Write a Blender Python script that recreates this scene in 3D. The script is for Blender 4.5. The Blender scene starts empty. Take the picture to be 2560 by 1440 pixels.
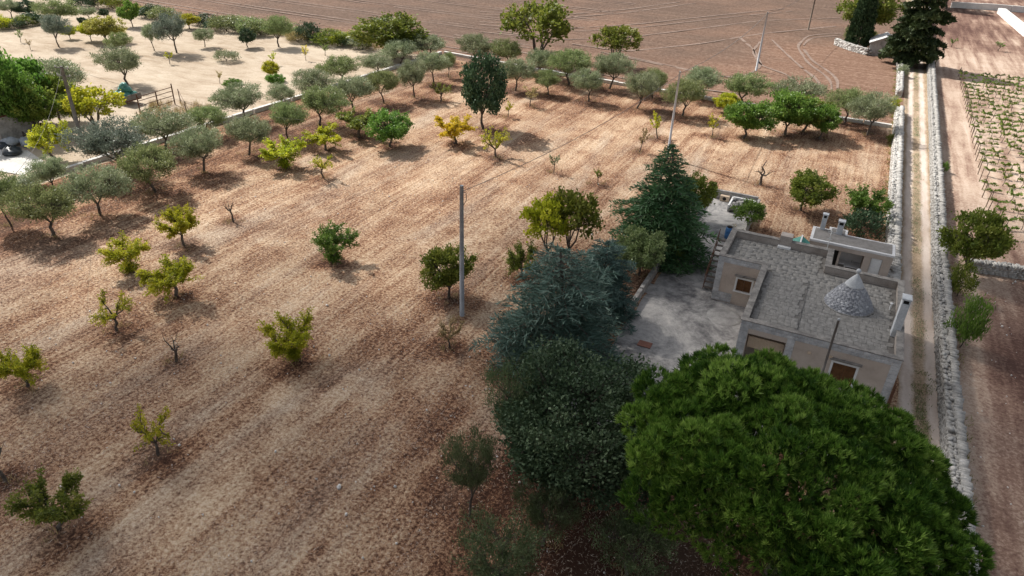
import bpy, math, random
import numpy as np
from mathutils import Matrix, Vector

# ------------------------------------------------------------------ camera, sky, sun, exposure
scene = bpy.context.scene
C = scene.collection
# survey of the place: x runs along the house front, y runs up the lane, metres
FOC, CAMH = 1780.0, 25.0
_d = np.array([1165.0 - 1280.0, -(3788.0 - 720.0), -FOC]); _up = -_d / np.linalg.norm(_d)
_fw = np.array([0, 0, -1.0]); _y = _fw - _up * _fw.dot(_up); _y /= np.linalg.norm(_y)
_x = np.cross(_y, _up)
_e2 = np.array([.421, .9071]); _e2 /= np.linalg.norm(_e2); _e1 = np.array([_e2[1], -_e2[0]])
_G = np.array([13.22872762, 34.63899466])
_Rz = np.array([[_e1[0], _e1[1], 0], [_e2[0], _e2[1], 0], [0, 0, 1.0]])
ROT = _Rz @ np.array([_x, _y, _up])                       # camera axes -> place axes
CAM = np.array([-_G @ _e1, -_G @ _e2, CAMH])

def at(u, v, z=0.0):
    """point of the photograph (2560 x 1440) -> place on the level z"""
    w = ROT @ np.array([u - 1280.0, 720.0 - v, -FOC])
    t = (z - CAM[2]) / w[2]
    return np.array([CAM[0] + w[0] * t, CAM[1] + w[1] * t, z])

def pix(p):
    c = ROT.T @ (np.asarray(p, float) - CAM)
    return 1280 + FOC * c[0] / -c[2], 720 - FOC * c[1] / -c[2], -c[2]

def tall(b, topv):
    lo, hi = 0.0, 40.0
    for _ in range(40):
        m = (lo + hi) / 2
        if pix((b[0], b[1], m))[1] > topv: lo = m
        else: hi = m
    return lo

cd = bpy.data.cameras.new('camera'); cam = bpy.data.objects.new('camera', cd); C.objects.link(cam)
cd.sensor_width = 36.0; cd.lens = FOC / 2560 * 36.0; cd.clip_start = 0.5; cd.clip_end = 9000
M = Matrix.Identity(4)
for i in range(3):
    for j in range(3): M[i][j] = ROT[i][j]
    M[i][3] = CAM[i]
cam.matrix_world = M
scene.camera = cam

SUN_EL, SUN_AZ = 44.0, math.degrees(math.atan2(-.955, .296))
world = bpy.data.worlds.new('World'); scene.world = world; world.use_nodes = True
wn = world.node_tree; wn.nodes.clear()
sky = wn.nodes.new('ShaderNodeTexSky'); sky.sky_type = 'NISHITA'; sky.sun_disc = False
sky.sun_elevation = math.radians(SUN_EL); sky.sun_rotation = math.radians(SUN_AZ % 360)
sky.air_density = 1.0; sky.dust_density = 2.5; sky.ozone_density = 1.0
bg = wn.nodes.new('ShaderNodeBackground'); bg.inputs[1].default_value = 0.10
wo = wn.nodes.new('ShaderNodeOutputWorld')
hs = wn.nodes.new('ShaderNodeHueSaturation'); hs.inputs['Saturation'].default_value = .34      # hazy, half clouded sky
wn.links.new(sky.outputs[0], hs.inputs['Color']); wn.links.new(hs.outputs[0], bg.inputs[0]); wn.links.new(bg.outputs[0], wo.inputs[0])
sl = bpy.data.lights.new('sun', 'SUN'); sl.energy = 4.7; sl.angle = math.radians(0.53); sl.color = (1.0, .95, .88)
sun = bpy.data.objects.new('sun', sl); C.objects.link(sun)
_sd = Vector((-.955 * math.cos(math.radians(SUN_EL)), .296 * math.cos(math.radians(SUN_EL)), math.sin(math.radians(SUN_EL))))
sun.rotation_euler = _sd.to_track_quat('Z', 'Y').to_euler()
scene.view_settings.view_transform = 'Standard'; scene.view_settings.look = 'None'
scene.view_settings.exposure = 0.45; scene.view_settings.gamma = 1.0
scene.view_settings.use_curve_mapping = False

# ------------------------------------------------------------------ helpers
RNG = np.random.default_rng(11); random.seed(5)

def lin(c): return tuple(((x / 255 + .055) / 1.055) ** 2.4 if x > 10 else x / 255 / 12.92 for x in c)

def nodes(name):
    m = bpy.data.materials.new(name); m.use_nodes = True
    nt = m.node_tree; nt.nodes.clear()
    out = nt.nodes.new('ShaderNodeOutputMaterial')
    return m, nt, out

def ramp(nt, fac, cols, interp='LINEAR'):
    r = nt.nodes.new('ShaderNodeValToRGB'); r.color_ramp.interpolation = interp
    el = r.color_ramp.elements
    while len(el) < len(cols): el.new(.5)
    for e, (p, c) in zip(el, cols): e.position = p; e.color = (*c[:3], 1)
    if fac is not None: nt.links.new(fac, r.inputs[0])
    return r.outputs[0]

def noise(nt, vec, scale, detail=4, rough=.6, dist=0.0):
    n = nt.nodes.new('ShaderNodeTexNoise'); n.inputs['Scale'].default_value = scale
    n.inputs['Detail'].default_value = detail; n.inputs['Roughness'].default_value = rough
    n.inputs['Distortion'].default_value = dist
    if vec is not None: nt.links.new(vec, n.inputs['Vector'])
    return n.outputs['Fac']

def mapping(nt, vec, scale=(1, 1, 1), rot=(0, 0, 0)):
    n = nt.nodes.new('ShaderNodeMapping'); n.inputs['Scale'].default_value = scale; n.inputs['Rotation'].default_value = rot
    nt.links.new(vec, n.inputs['Vector']); return n.outputs[0]

def mixc(nt, fac, a, b, blend='MIX'):
    n = nt.nodes.new('ShaderNodeMix'); n.data_type = 'RGBA'; n.blend_type = blend
    for sock, val in ((n.inputs[0], fac), (n.inputs[6], a), (n.inputs[7], b)):
        if isinstance(val, (int, float)): sock.default_value = val
        elif isinstance(val, tuple): sock.default_value = (*val[:3], 1)
        else: nt.links.new(val, sock)
    return n.outputs[2]

def math_(nt, op, a, b=None, clamp=False):
    n = nt.nodes.new('ShaderNodeMath'); n.operation = op; n.use_clamp = clamp
    for i, v in enumerate((a, b)):
        if v is None: continue
        if isinstance(v, (int, float)): n.inputs[i].default_value = v
        else: nt.links.new(v, n.inputs[i])
    return n.outputs[0]

def attr(nt, name):
    n = nt.nodes.new('ShaderNodeAttribute'); n.attribute_name = name; return n.outputs['Fac']

def pos(nt):
    return nt.nodes.new('ShaderNodeNewGeometry').outputs['Position']

def finish(nt, out, col, rough=.9, bump=None, bstr=.5, bdist=.05, spec=.2, metal=0.0):
    p = nt.nodes.new('ShaderNodeBsdfPrincipled')
    if isinstance(col, tuple): p.inputs['Base Color'].default_value = (*col[:3], 1)
    else: nt.links.new(col, p.inputs['Base Color'])
    p.inputs['Roughness'].default_value = rough; p.inputs['Specular IOR Level'].default_value = spec
    p.inputs['Metallic'].default_value = metal
    if bump is not None:
        b = nt.nodes.new('ShaderNodeBump'); b.inputs['Strength'].default_value = bstr; b.inputs['Distance'].default_value = bdist
        nt.links.new(bump, b.inputs['Height']); nt.links.new(b.outputs[0], p.inputs['Normal'])
    nt.links.new(p.outputs[0], out.inputs[0])
    return p

def pmat(name, cols, scale=1.5, detail=6, rough=.9, bstr=.4, bdist=.03, fine=None, spec=.2, metal=0.0, rnd=0.0, stretch=(1, 1, 1)):
    """weathered surface: blotches between the given colours, fine grain, optional piece-to-piece variation"""
    m, nt, out = nodes(name)
    v = mapping(nt, pos(nt), stretch)
    f = noise(nt, v, scale, detail, .65)
    n = len(cols)
    col = ramp(nt, f, [(.28 + .44 * i / max(1, n - 1), c) for i, c in enumerate(cols)])
    g = noise(nt, v, fine or scale * 9, 4, .7)
    col = mixc(nt, .5, col, ramp(nt, g, [(.3, (.35, .35, .35)), (.7, (.68, .68, .68))]), 'OVERLAY')
    if rnd:
        oi = nt.nodes.new('ShaderNodeObjectInfo')
        col = mixc(nt, 1.0, col, ramp(nt, oi.outputs['Random'], [(0, (1 - rnd,) * 3), (1, (1 + rnd * .6,) * 3)]), 'MULTIPLY')
    finish(nt, out, col, rough, g, bstr, bdist, spec, metal)
    return m

def leafmat(name, cols, trans=.35, rough=.55, objvar=.12):
    m, nt, out = nodes(name)
    t = attr(nt, 'tone')
    col = ramp(nt, t, [(i / (len(cols) - 1), c) for i, c in enumerate(cols)])
    oi = nt.nodes.new('ShaderNodeObjectInfo')
    h = nt.nodes.new('ShaderNodeHueSaturation')
    nt.links.new(col, h.inputs['Color'])
    nt.links.new(math_(nt, 'ADD', math_(nt, 'MULTIPLY', oi.outputs['Random'], .03), .485), h.inputs['Hue'])
    nt.links.new(math_(nt, 'ADD', math_(nt, 'MULTIPLY', oi.outputs['Random'], objvar * 2), 1 - objvar), h.inputs['Value'])
    p = nt.nodes.new('ShaderNodeBsdfPrincipled'); nt.links.new(h.outputs[0], p.inputs['Base Color'])
    p.inputs['Roughness'].default_value = rough; p.inputs['Specular IOR Level'].default_value = .3
    tr = nt.nodes.new('ShaderNodeBsdfTranslucent'); nt.links.new(h.outputs[0], tr.inputs[0])
    mx = nt.nodes.new('ShaderNodeMixShader'); mx.inputs[0].default_value = trans
    nt.links.new(p.outputs[0], mx.inputs[1]); nt.links.new(tr.outputs[0], mx.inputs[2]); nt.links.new(mx.outputs[0], out.inputs[0])
    return m

def np_mesh(name, V, F, tone=None, mat=None, smooth=False):
    V = np.asarray(V, np.float32); F = np.asarray(F, np.int32)
    me = bpy.data.meshes.new(name); n, (m, k) = len(V), F.shape
    me.vertices.add(n); me.vertices.foreach_set('co', V.ravel())
    me.loops.add(m * k); me.loops.foreach_set('vertex_index', F.ravel())
    me.polygons.add(m); me.polygons.foreach_set('loop_start', np.arange(0, m * k, k, dtype=np.int32))
    if smooth: me.polygons.foreach_set('use_smooth', np.ones(m, bool))
    me.update(calc_edges=True)
    if tone is not None:
        a = me.attributes.new('tone', 'FLOAT', 'POINT'); a.data.foreach_set('value', np.asarray(tone, np.float32))
    if mat: me.materials.append(mat)
    return me

def org(o):
    p = Vector((0, 0, 0))
    while o is not None: p += o.location; o = o.parent
    return p

def link(name, me, parent=None, loc=None, rot=None, scale=None):
    o = bpy.data.objects.new(name, me); C.objects.link(o); o.parent = parent
    if loc is not None: o.location = loc
    if rot is not None: o.rotation_euler = rot
    if scale is not None: o.scale = scale
    return o

def tag(o, label=None, cat=None, group=None, kind=None):
    if label: o['label'] = label
    if cat: o['category'] = cat
    if group: o['group'] = group
    if kind: o['kind'] = kind
    return o

def thing(name, label, cat, loc, group=None):
    return tag(link(name, None, None, tuple(float(a) for a in loc)), label, cat, group)

class MB:
    """collects shapes given in place coordinates; build() links them as one mesh object"""
    def __init__(s): s.v = []; s.f = []
    def add(s, V, F):
        n = len(s.v); s.v += [tuple(map(float, p)) for p in V]; s.f += [tuple(i + n for i in f) for f in F]; return s
    def box(s, x0, x1, y0, y1, z0, z1):
        return s.add([(x0, y0, z0), (x1, y0, z0), (x1, y1, z0), (x0, y1, z0), (x0, y0, z1), (x1, y0, z1), (x1, y1, z1), (x0, y1, z1)],
                     [(0, 3, 2, 1), (4, 5, 6, 7), (0, 1, 5, 4), (1, 2, 6, 5), (2, 3, 7, 6), (3, 0, 4, 7)])
    def bar(s, a, b, w, h):
        """rectangular bar between two points"""
        a, b = np.array(a, float), np.array(b, float); d = b - a; d /= np.linalg.norm(d)
        r = np.cross(d, (0, 0, 1.0)); r = np.array([1.0, 0, 0]) if np.linalg.norm(r) < 1e-3 else r / np.linalg.norm(r)
        u = np.cross(r, d)
        q = [(-1, -1), (1, -1), (1, 1), (-1, 1)]
        V = [e + r * i * w / 2 + u * j * h / 2 for e in (a, b) for i, j in q]
        return s.add(V, [(3, 2, 1, 0), (4, 5, 6, 7), (0, 1, 5, 4), (1, 2, 6, 5), (2, 3, 7, 6), (3, 0, 4, 7)])
    def tube(s, pts, rs, k=8, cap=True):
        pts = [np.array(p, float) for p in pts]
        if isinstance(rs, (int, float)): rs = [rs] * len(pts)
        V = []; 
        for i, p in enumerate(pts):
            d = pts[min(i + 1, len(pts) - 1)] - pts[max(i - 1, 0)]; d /= np.linalg.norm(d)
            r = np.cross(d, (0.13, .97, .2)); r /= np.linalg.norm(r); u = np.cross(r, d)
            V += [p + (r * math.cos(2 * math.pi * j / k) + u * math.sin(2 * math.pi * j / k)) * rs[i] for j in range(k)]
        F = [(i * k + j, i * k + (j + 1) % k, (i + 1) * k + (j + 1) % k, (i + 1) * k + j) for i in range(len(pts) - 1) for j in range(k)]
        if cap: F += [tuple(range(k)), tuple(range((len(pts) - 1) * k, len(pts) * k))[::-1]]
        return s.add(V, F)
    def lathe(s, cx, cy, prof, k=20):
        V = [(cx + r * math.cos(2 * math.pi * j / k), cy + r * math.sin(2 * math.pi * j / k), z) for r, z in prof for j in range(k)]
        F = [(i * k + j, i * k + (j + 1) % k, (i + 1) * k + (j + 1) % k, (i + 1) * k + j) for i in range(len(prof) - 1) for j in range(k)]
        F += [tuple(range(k))[::-1], tuple(range((len(prof) - 1) * k, len(prof) * k))]
        return s.add(V, F)
    def build(s, name, mat, parent=None, smooth=False, bevel=0.0):
        o3 = org(parent)
        me = bpy.data.meshes.new(name); me.from_pydata([(x - o3[0], y - o3[1], z - o3[2]) for x, y, z in s.v], [], s.f)
        if mat: me.materials.append(mat)
        if smooth: me.polygons.foreach_set('use_smooth', [True] * len(me.polygons))
        me.update()
        o = link(name, me, parent)
        if bevel:
            b = o.modifiers.new('bevel', 'BEVEL'); b.width = bevel; b.segments = 1; b.limit_method = 'ANGLE'
        return o

def vnoise(x, y, cell, seed):
    """smooth value noise on arrays"""
    r = np.random.default_rng(seed); g = r.random((256, 256))
    x = x / cell; y = y / cell; xi = np.floor(x).astype(int); yi = np.floor(y).astype(int)
    fx = x - xi; fy = y - yi; fx = fx * fx * (3 - 2 * fx); fy = fy * fy * (3 - 2 * fy)
    a = g[xi % 256, yi % 256]; b = g[(xi + 1) % 256, yi % 256]; c = g[xi % 256, (yi + 1) % 256]; d = g[(xi + 1) % 256, (yi + 1) % 256]
    return (a * (1 - fx) + b * fx) * (1 - fy) + (c * (1 - fx) + d * fx) * fy
# ------------------------------------------------------------------ ground materials
def orchard_material():
    m, nt, out = nodes('mown orchard ground')
    p = pos(nt)
    soil_shade_a = attr(nt, 'tone')
    band = noise(nt, mapping(nt, p, (.42, .035, 1), (0, 0, .03)), 1.0, 4, .6, .8)   # working strips along the rows
    furrow = math_(nt, 'ADD', math_(nt, 'MULTIPLY', noise(nt, mapping(nt, p, (1.9, .12, 1), (0, 0, .02)), 1.0, 4, .65, .25), .5), math_(nt, 'MULTIPLY', noise(nt, mapping(nt, p, (4.6, .10, 1), (0, 0, .02)), 1.0, 2, .6, .15), .5))
    patch = noise(nt, p, .28, 5, .65, .4)
    fine = noise(nt, p, 6.0, 5, .75, .15)
    grit = noise(nt, p, 22.0, 3, .7)
    def cen(x, k): return math_(nt, 'MULTIPLY', math_(nt, 'SUBTRACT', x, .5), k)
    base = math_(nt, 'ADD', cen(band, .75), cen(patch, .8))
    base = math_(nt, 'ADD', base, cen(furrow, .72))
    base = math_(nt, 'SUBTRACT', base, math_(nt, 'MULTIPLY', soil_shade_a, .34))  # darkens to bare soil, and to painted canopy shade under the evergreens
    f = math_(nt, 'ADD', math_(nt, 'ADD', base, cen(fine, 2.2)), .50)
    f = math_(nt, 'ADD', f, cen(grit, 1.0))
    cover = ramp(nt, f, [(.08, (.07, .037, .026)), (.30, (.21, .112, .071)), (.48, (.42, .262, .163)), (.68, (.575, .418, .28)), (.95, (.71, .57, .42))])
    grey = ramp(nt, noise(nt, mapping(nt, p, (.24, .05, 1)), 1.0, 4, .6, .6), [(.5, (0, 0, 0)), (.68, (1, 1, 1))])
    cover = mixc(nt, math_(nt, 'MULTIPLY', grey, .45), cover, ramp(nt, f, [(.15, (.17, .13, .10)), (.5, (.40, .335, .27)), (.9, (.60, .53, .45))]))
    cover = mixc(nt, math_(nt, 'MULTIPLY', ramp(nt, math_(nt, 'ADD', base, .5), [(.30, (1, 1, 1)), (.54, (0, 0, 0))]), .42), cover, mixc(nt, 1.0, cover, (.93, .74, .63), 'MULTIPLY'))
    h = math_(nt, 'ADD', math_(nt, 'MULTIPLY', fine, 1.0), math_(nt, 'MULTIPLY', grit, .3))
    h = math_(nt, 'ADD', h, math_(nt, 'MULTIPLY', furrow, .7))
    finish(nt, out, cover, .95, h, .7, .16, .1)
    return m

def plough_material():
    m, nt, out = nodes('ploughed brown soil')
    p = pos(nt)
    big = noise(nt, p, .035, 4, .6)
    line = noise(nt, mapping(nt, p, (.04, 1.1, 1)), 1.0, 4, .6, .3)
    fine = noise(nt, p, 1.6, 6, .8, .5)
    red = ramp(nt, math_(nt, 'ADD', big, math_(nt, 'MULTIPLY', attr(nt, 'tone'), .4)), [(.46, (0, 0, 0)), (.72, (1, 1, 1))])
    f = math_(nt, 'ADD', math_(nt, 'MULTIPLY', line, .28), math_(nt, 'MULTIPLY', fine, .72))
    a = ramp(nt, f, [(.34, (.07, .046, .035)), (.5, (.152, .102, .077)), (.68, (.275, .195, .15))])
    b = ramp(nt, f, [(.34, (.125, .065, .043)), (.5, (.24, .143, .10)), (.68, (.42, .305, .225))])
    col = mixc(nt, math_(nt, 'MULTIPLY', red, .9), a, b)
    finish(nt, out, col, .95, f, .8, .4, .1)
    return m

def straw_material():
    m, nt, out = nodes('pale dry straw ground')
    p = pos(nt)
    big = noise(nt, p, .06, 4, .6, .5); mid = noise(nt, mapping(nt, p, (.5, 1.2, 1)), .6, 5, .7, .6); fine = noise(nt, p, 4.5, 4, .7)
    f = math_(nt, 'ADD', math_(nt, 'MULTIPLY', big, .45), math_(nt, 'MULTIPLY', mid, .55))
    col = ramp(nt, f, [(.36, (.31, .235, .165)), (.48, (.425, .345, .26)), (.62, (.52, .44, .345))])
    col = mixc(nt, .5, col, ramp(nt, fine, [(.3, (.36, .36, .36)), (.7, (.66, .66, .66))]), 'OVERLAY')
    finish(nt, out, col, .95, math_(nt, 'ADD', mid, math_(nt, 'MULTIPLY', fine, .5)), .4, .12, .1)
    return m

def field_material():
    m, nt, out = nodes('stony tilled ground right of the lane')
    p = pos(nt)
    band = noise(nt, mapping(nt, p, (.9, .07, 1)), 1.0, 3, .55, .3); mid = noise(nt, p, .5, 5, .65); fine = noise(nt, p, 5.0, 4, .75, .4)
    f = math_(nt, 'ADD', math_(nt, 'MULTIPLY', band, .8), math_(nt, 'MULTIPLY', mid, .35))
    f = math_(nt, 'ADD', f, math_(nt, 'MULTIPLY', fine, .75))
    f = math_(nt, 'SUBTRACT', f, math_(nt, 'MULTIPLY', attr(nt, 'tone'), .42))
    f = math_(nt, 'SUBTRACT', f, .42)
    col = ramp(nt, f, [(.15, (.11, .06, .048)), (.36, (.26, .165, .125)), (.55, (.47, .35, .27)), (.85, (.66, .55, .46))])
    finish(nt, out, col, .95, fine, .5, .14, .1)
    return m

def yard_material():
    m, nt, out = nodes('stained concrete yard')
    p = pos(nt)
    a = noise(nt, p, .26, 7, .72, .8); b = noise(nt, p, 1.4, 6, .75, .3); c = noise(nt, p, 8, 4, .75)
    f = math_(nt, 'ADD', math_(nt, 'MULTIPLY', a, .75), math_(nt, 'MULTIPLY', b, .4))
    col = ramp(nt, f, [(.40, (.055, .055, .058)), (.50, (.17, .165, .165)), (.60, (.33, .32, .31)), (.72, (.50, .475, .45))])
    col = mixc(nt, .5, col, ramp(nt, c, [(.3, (.36, .36, .36)), (.7, (.66, .66, .66))]), 'OVERLAY')
    rust = ramp(nt, noise(nt, p, .33, 3, .5, 1.2), [(.62, (0, 0, 0)), (.76, (1, 1, 1))])
    col = mixc(nt, math_(nt, 'MULTIPLY', rust, .3), col, (.36, .26, .18))
    finish(nt, out, col, .88, c, .25, .02, .25)
    return m

def road_material():
    m, nt, out = nodes('beaten white road')
    p = pos(nt)
    sx = nt.nodes.new('ShaderNodeSeparateXYZ'); nt.links.new(p, sx.inputs[0])
    mid_x = math_(nt, 'ADD', 10.2, math_(nt, 'MULTIPLY', math_(nt, 'MAXIMUM', math_(nt, 'SUBTRACT', sx.outputs[1], 20.0), 0.0), .00625))
    wob = math_(nt, 'MULTIPLY', math_(nt, 'SUBTRACT', noise(nt, p, .45, 3, .6), .5), .5)
    off = math_(nt, 'ABSOLUTE', math_(nt, 'ADD', math_(nt, 'SUBTRACT', sx.outputs[0], mid_x), wob))
    rd_ = math_(nt, 'ABSOLUTE', math_(nt, 'SUBTRACT', off, .68))                  # distance from the wheel ruts
    t = math_(nt, 'DIVIDE', math_(nt, 'SUBTRACT', rd_, .16), .28, True)
    a = noise(nt, mapping(nt, p, (1, .25, 1)), .9, 5, .65, .3); fine = noise(nt, p, 7, 4, .75)
    rut = ramp(nt, a, [(.35, (.52, .425, .36)), (.65, (.66, .575, .51))])
    mid = ramp(nt, math_(nt, 'ADD', math_(nt, 'MULTIPLY', a, .5), math_(nt, 'MULTIPLY', fine, .5)), [(.38, (.20, .15, .095)), (.52, (.37, .28, .195)), (.68, (.53, .42, .31))])
    col = mixc(nt, t, rut, mid)
    col = mixc(nt, .4, col, ramp(nt, fine, [(.3, (.38, .38, .38)), (.7, (.64, .64, .64))]), 'OVERLAY')
    finish(nt, out, col, .95, fine, .35, .05, .1)
    return m

MAT = {}
MAT['orchard'] = orchard_material(); MAT['plough'] = plough_material(); MAT['straw'] = straw_material()
MAT['field'] = field_material(); MAT['yard'] = yard_material(); MAT['road'] = road_material()
MAT['base'] = pmat('far country ground', [(.24, .15, .10), (.38, .27, .19), (.47, .37, .28)], .02, 6, .95)

# ------------------------------------------------------------------ ground sheets on one shared lattice
YARD_L = -7.2
def road_edges(y): return 8.95 + 0 * y, np.where(y < 20, 11.45, 11.45 + (y - 20) * .0125)

RES = .5
gx = np.arange(-162, 58 + RES, RES); gy = np.arange(-34, 222 + RES, RES)
X, Y = np.meshgrid(gx, gy)
inner = slice(1, -1)
jx = (vnoise(X, Y, 1.7, 1) - .5) * .7; jy = (vnoise(X, Y, 1.9, 2) - .5) * .7
# lattice is pulled a little out of square so zone edges are not ruler straight
lx, ly = X + jx * .5, Y + jy * .5
for b0 in (YARD_L,):
    k = int(round((b0 - gx[0]) / RES))
lz = (vnoise(X, Y, 7, 3) - .5) * .10 + (vnoise(X, Y, 1.3, 4) - .5) * .05
orch = (X > -60) & (X < 8) & (Y < 60)
lz = lz + np.where(orch, (vnoise(X * 3.2, Y * .35, 1.6, 5) - .5) * .09, 0)
left_r, right_r = road_edges(Y)
on_road = (X > left_r - .3) & (X < right_r + .3)
lane = (left_r + right_r) / 2
rut = np.minimum(np.abs(X - lane - .72), np.abs(X - lane + .72))
yard = ((X > YARD_L) & (X < -2.6) & (Y > -9) & (Y < 26.1)) | ((X > YARD_L) & (X < 8.6) & (Y > -6) & (Y < 19))
lz = np.where(on_road, np.clip(rut - .25, 0, .5) * .10 + (vnoise(X, Y, 1.3, 8) - .5) * .02, lz)
lz = np.where(yard, -.01 + (vnoise(X, Y, 5, 9) - .5) * .015, lz)
cx = (lx[:-1, :-1] + lx[1:, 1:]) / 2; cy = (ly[:-1, :-1] + ly[1:, 1:]) / 2
le, re_ = road_edges(cy)
top_b = 61.0 + np.clip((-cx - 90) * .06, 0, 5)
zone = np.full(cx.shape, 0)
zone[(cx < -60.2 + cy * .03)] = 2
zone[(cy > top_b)] = 1
zone[(cx > re_)] = 5
zone[(cx > le) & (cx <= re_)] = 4
zone[((cx > YARD_L) & (cx < -2.6) & (cy > -9) & (cy < 26.1)) | ((cx > YARD_L) & (cx < 8.6) & (cy > -6) & (cy < 19))] = 3
SOIL_SHADE_SPOTS = []          # filled by the tree survey below: bare soil, and painted shade under evergreens

def ground_sheets():
    n0, n1 = X.shape
    idx = np.arange(n0 * n1).reshape(n0, n1)
    quads = np.stack([idx[:-1, :-1], idx[:-1, 1:], idx[1:, 1:], idx[1:, :-1]], -1)
    V = np.stack([lx, ly, lz], -1).reshape(-1, 3)
    soil = np.zeros(X.shape)
    for (sx, sy, r) in SOIL_SHADE_SPOTS:
        soil = np.maximum(soil, np.exp(-((X - sx) ** 2 + (Y - sy) ** 2) / (2 * r * r)) * (2.2 if r > 3.2 else 1.0))      # wide spots: canopy shade of the evergreens painted into the dark soil
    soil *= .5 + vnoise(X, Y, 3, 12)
    red = np.exp(-((X - 0) ** 2 / 300 + (Y - 84) ** 2 / 500)) + np.exp(-((Y - 64) ** 2) / 60) * .7
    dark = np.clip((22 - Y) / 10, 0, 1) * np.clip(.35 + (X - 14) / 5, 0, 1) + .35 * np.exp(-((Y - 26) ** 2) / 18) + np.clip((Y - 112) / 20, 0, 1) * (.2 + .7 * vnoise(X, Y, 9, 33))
    grass = np.clip((rut - .30) / .25, 0, 1)
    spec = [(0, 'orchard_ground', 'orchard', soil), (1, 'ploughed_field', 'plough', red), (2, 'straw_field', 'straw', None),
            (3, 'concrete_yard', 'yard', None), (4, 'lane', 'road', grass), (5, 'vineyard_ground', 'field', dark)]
    for zi, name, mt, at_ in spec:
        q = quads[zone == zi]
        u, inv = np.unique(q, return_inverse=True)
        me = np_mesh(name, V[u], inv.reshape(q.shape), None if at_ is None else at_.reshape(-1)[u], MAT[mt], True)
        tag(link(name, me), kind='structure')
    mb = MB(); mb.add([(-4000, -3000, -.35), (4000, -3000, -.35), (4000, 5000, -.35), (-4000, 5000, -.35)], [(0, 1, 2, 3)])
    tag(mb.build('ground', MAT['base']), kind='structure')

# wheel marks in the ploughed field: shallow strips pressed into the soil
MAT['track'] = pmat('pressed pale soil of wheel marks', [(.16, .115, .093), (.24, .176, .143), (.33, .25, .205)], 1.2, 6, .95, fine=4)
def wheel_mark(pts, w):
    pts = [np.array(p, float)[:2] for p in pts]
    out = []
    for a, b in zip(pts[:-1], pts[1:]):
        n = max(2, int(np.linalg.norm(b - a) / 1.2)); out += [a + (b - a) * i / n for i in range(n)]
    out.append(pts[-1]); out = np.array(out)
    for _ in range(6): out[1:-1] = (out[:-2] + out[1:-1] * 2 + out[2:]) / 4
    d = np.gradient(out, axis=0); d /= np.linalg.norm(d, axis=1)[:, None]; nrm = np.stack([-d[:, 1], d[:, 0]], 1)
    s = np.arange(len(out)); wv = w * (.55 + .9 * vnoise(s * 1.0, s * 0.0, 2.2, random.randrange(999)))
    gap = vnoise(s * 1.0, s * 0.0, 3.5, random.randrange(999))
    mb = MB()
    for i in range(len(out) - 1):
        if gap[i] < .07: continue
        z = .065
        a0, a1 = out[i] - nrm[i] * wv[i] / 2, out[i] + nrm[i] * wv[i] / 2
        b0, b1 = out[i + 1] - nrm[i + 1] * wv[i + 1] / 2, out[i + 1] + nrm[i + 1] * wv[i + 1] / 2
        mb.add([(*a0, z), (*b0, z), (*b1, z), (*a1, z)], [(0, 1, 2, 3)])
    tag(mb.build('wheel_track', MAT['track']), kind='structure')
for yy in (66.5, 68.6, 76, 78, 85.5, 87.6, 96, 98, 107, 109, 119, 121, 133, 135, 148, 163):
    wheel_mark([(-150, yy + 5), (-110, yy + 1.5), (-75, yy), (-48, yy - .5)], .42)
for pl in ([(1200, 30), (1400, 38), (1560, 25), (1700, 5)], [(1200, 36), (1400, 45), (1560, 33), (1740, 8)], [(1200, 55), (1420, 72), (1600, 60), (1800, 38), (1960, 22)], [(1200, 62), (1420, 80), (1600, 69), (1800, 46), (1980, 28)],
           [(1200, 80), (1400, 100), (1560, 95), (1700, 78), (1900, 52), (2100, 45)], [(1430, 110), (1560, 130), (1750, 110), (1900, 85), (2090, 66)],
           [(1560, 140), (1700, 170), (1800, 195), (1870, 190), (1905, 165), (1885, 125), (1850, 95)], [(1500, 130), (1640, 160), (1760, 185), (1900, 205)],
           [(2104, 89), (2027, 94), (2004, 117), (2032, 155), (2071, 178), (2096, 200), (2093, 222)], [(2104, 84), (2020, 88), (1992, 116), (2020, 160), (2060, 186), (2080, 205), (2078, 226)],
           [(1900, 105), (1880, 130), (1905, 170), (1960, 180), (2000, 215)], [(1930, 100), (1960, 130), (2010, 175), (2045, 200), (2055, 235)],
           [(1380, 160), (1520, 190), (1680, 215), (1850, 235)], [(1300, 130), (1440, 160), (1600, 190)]):
    wheel_mark([at(u, v) for u, v in pl], .45)

# ------------------------------------------------------------------ stone pieces
def rough_stone(seed, sub=0):
    """a split field stone about 1 x 1 x 1: chamfered, uneven block"""
    r = np.random.default_rng(seed)
    V = []
    for sx in (-1, 1):
        for sy in (-1, 1):
            for sz in (-1, 1): V.append([sx * .5, sy * .5, sz * .5])
    V = np.array(V) * (1 + r.normal(0, .10, (8, 3))) + r.normal(0, .05, (8, 3))
    top = V.mean(0) + [r.normal(0, .1), r.normal(0, .1), .6 + r.random() * .08]
    V = np.vstack([V, top])
    F = [(0, 1, 3, 2), (4, 6, 7, 5), (0, 4, 5, 1), (2, 3, 7, 6), (0, 2, 6, 4)]
    T = [(1, 5, 8), (5, 7, 8), (7, 3, 8), (3, 1, 8)]
    tri = []
    for f in F: tri += [(f[0], f[1], f[2]), (f[0], f[2], f[3])]
    return V, np.array(tri + T)
STONES = [rough_stone(100 + i) for i in range(8)]
MAT['stone'] = pmat('pale limestone field stone', [(.27, .26, .245), (.45, .435, .41), (.60, .58, .55)], 2.2, 5, .92, .5, .03, 14, rnd=.22)
MAT['stonecore'] = pmat('earth and rubble in the wall core', [(.22, .19, .16), (.38, .34, .30), (.50, .46, .41)], 3.5, 5, .95)

STONE_ME = [np_mesh('stone', V, F, None, MAT['stone']) for V, F in STONES]

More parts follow.
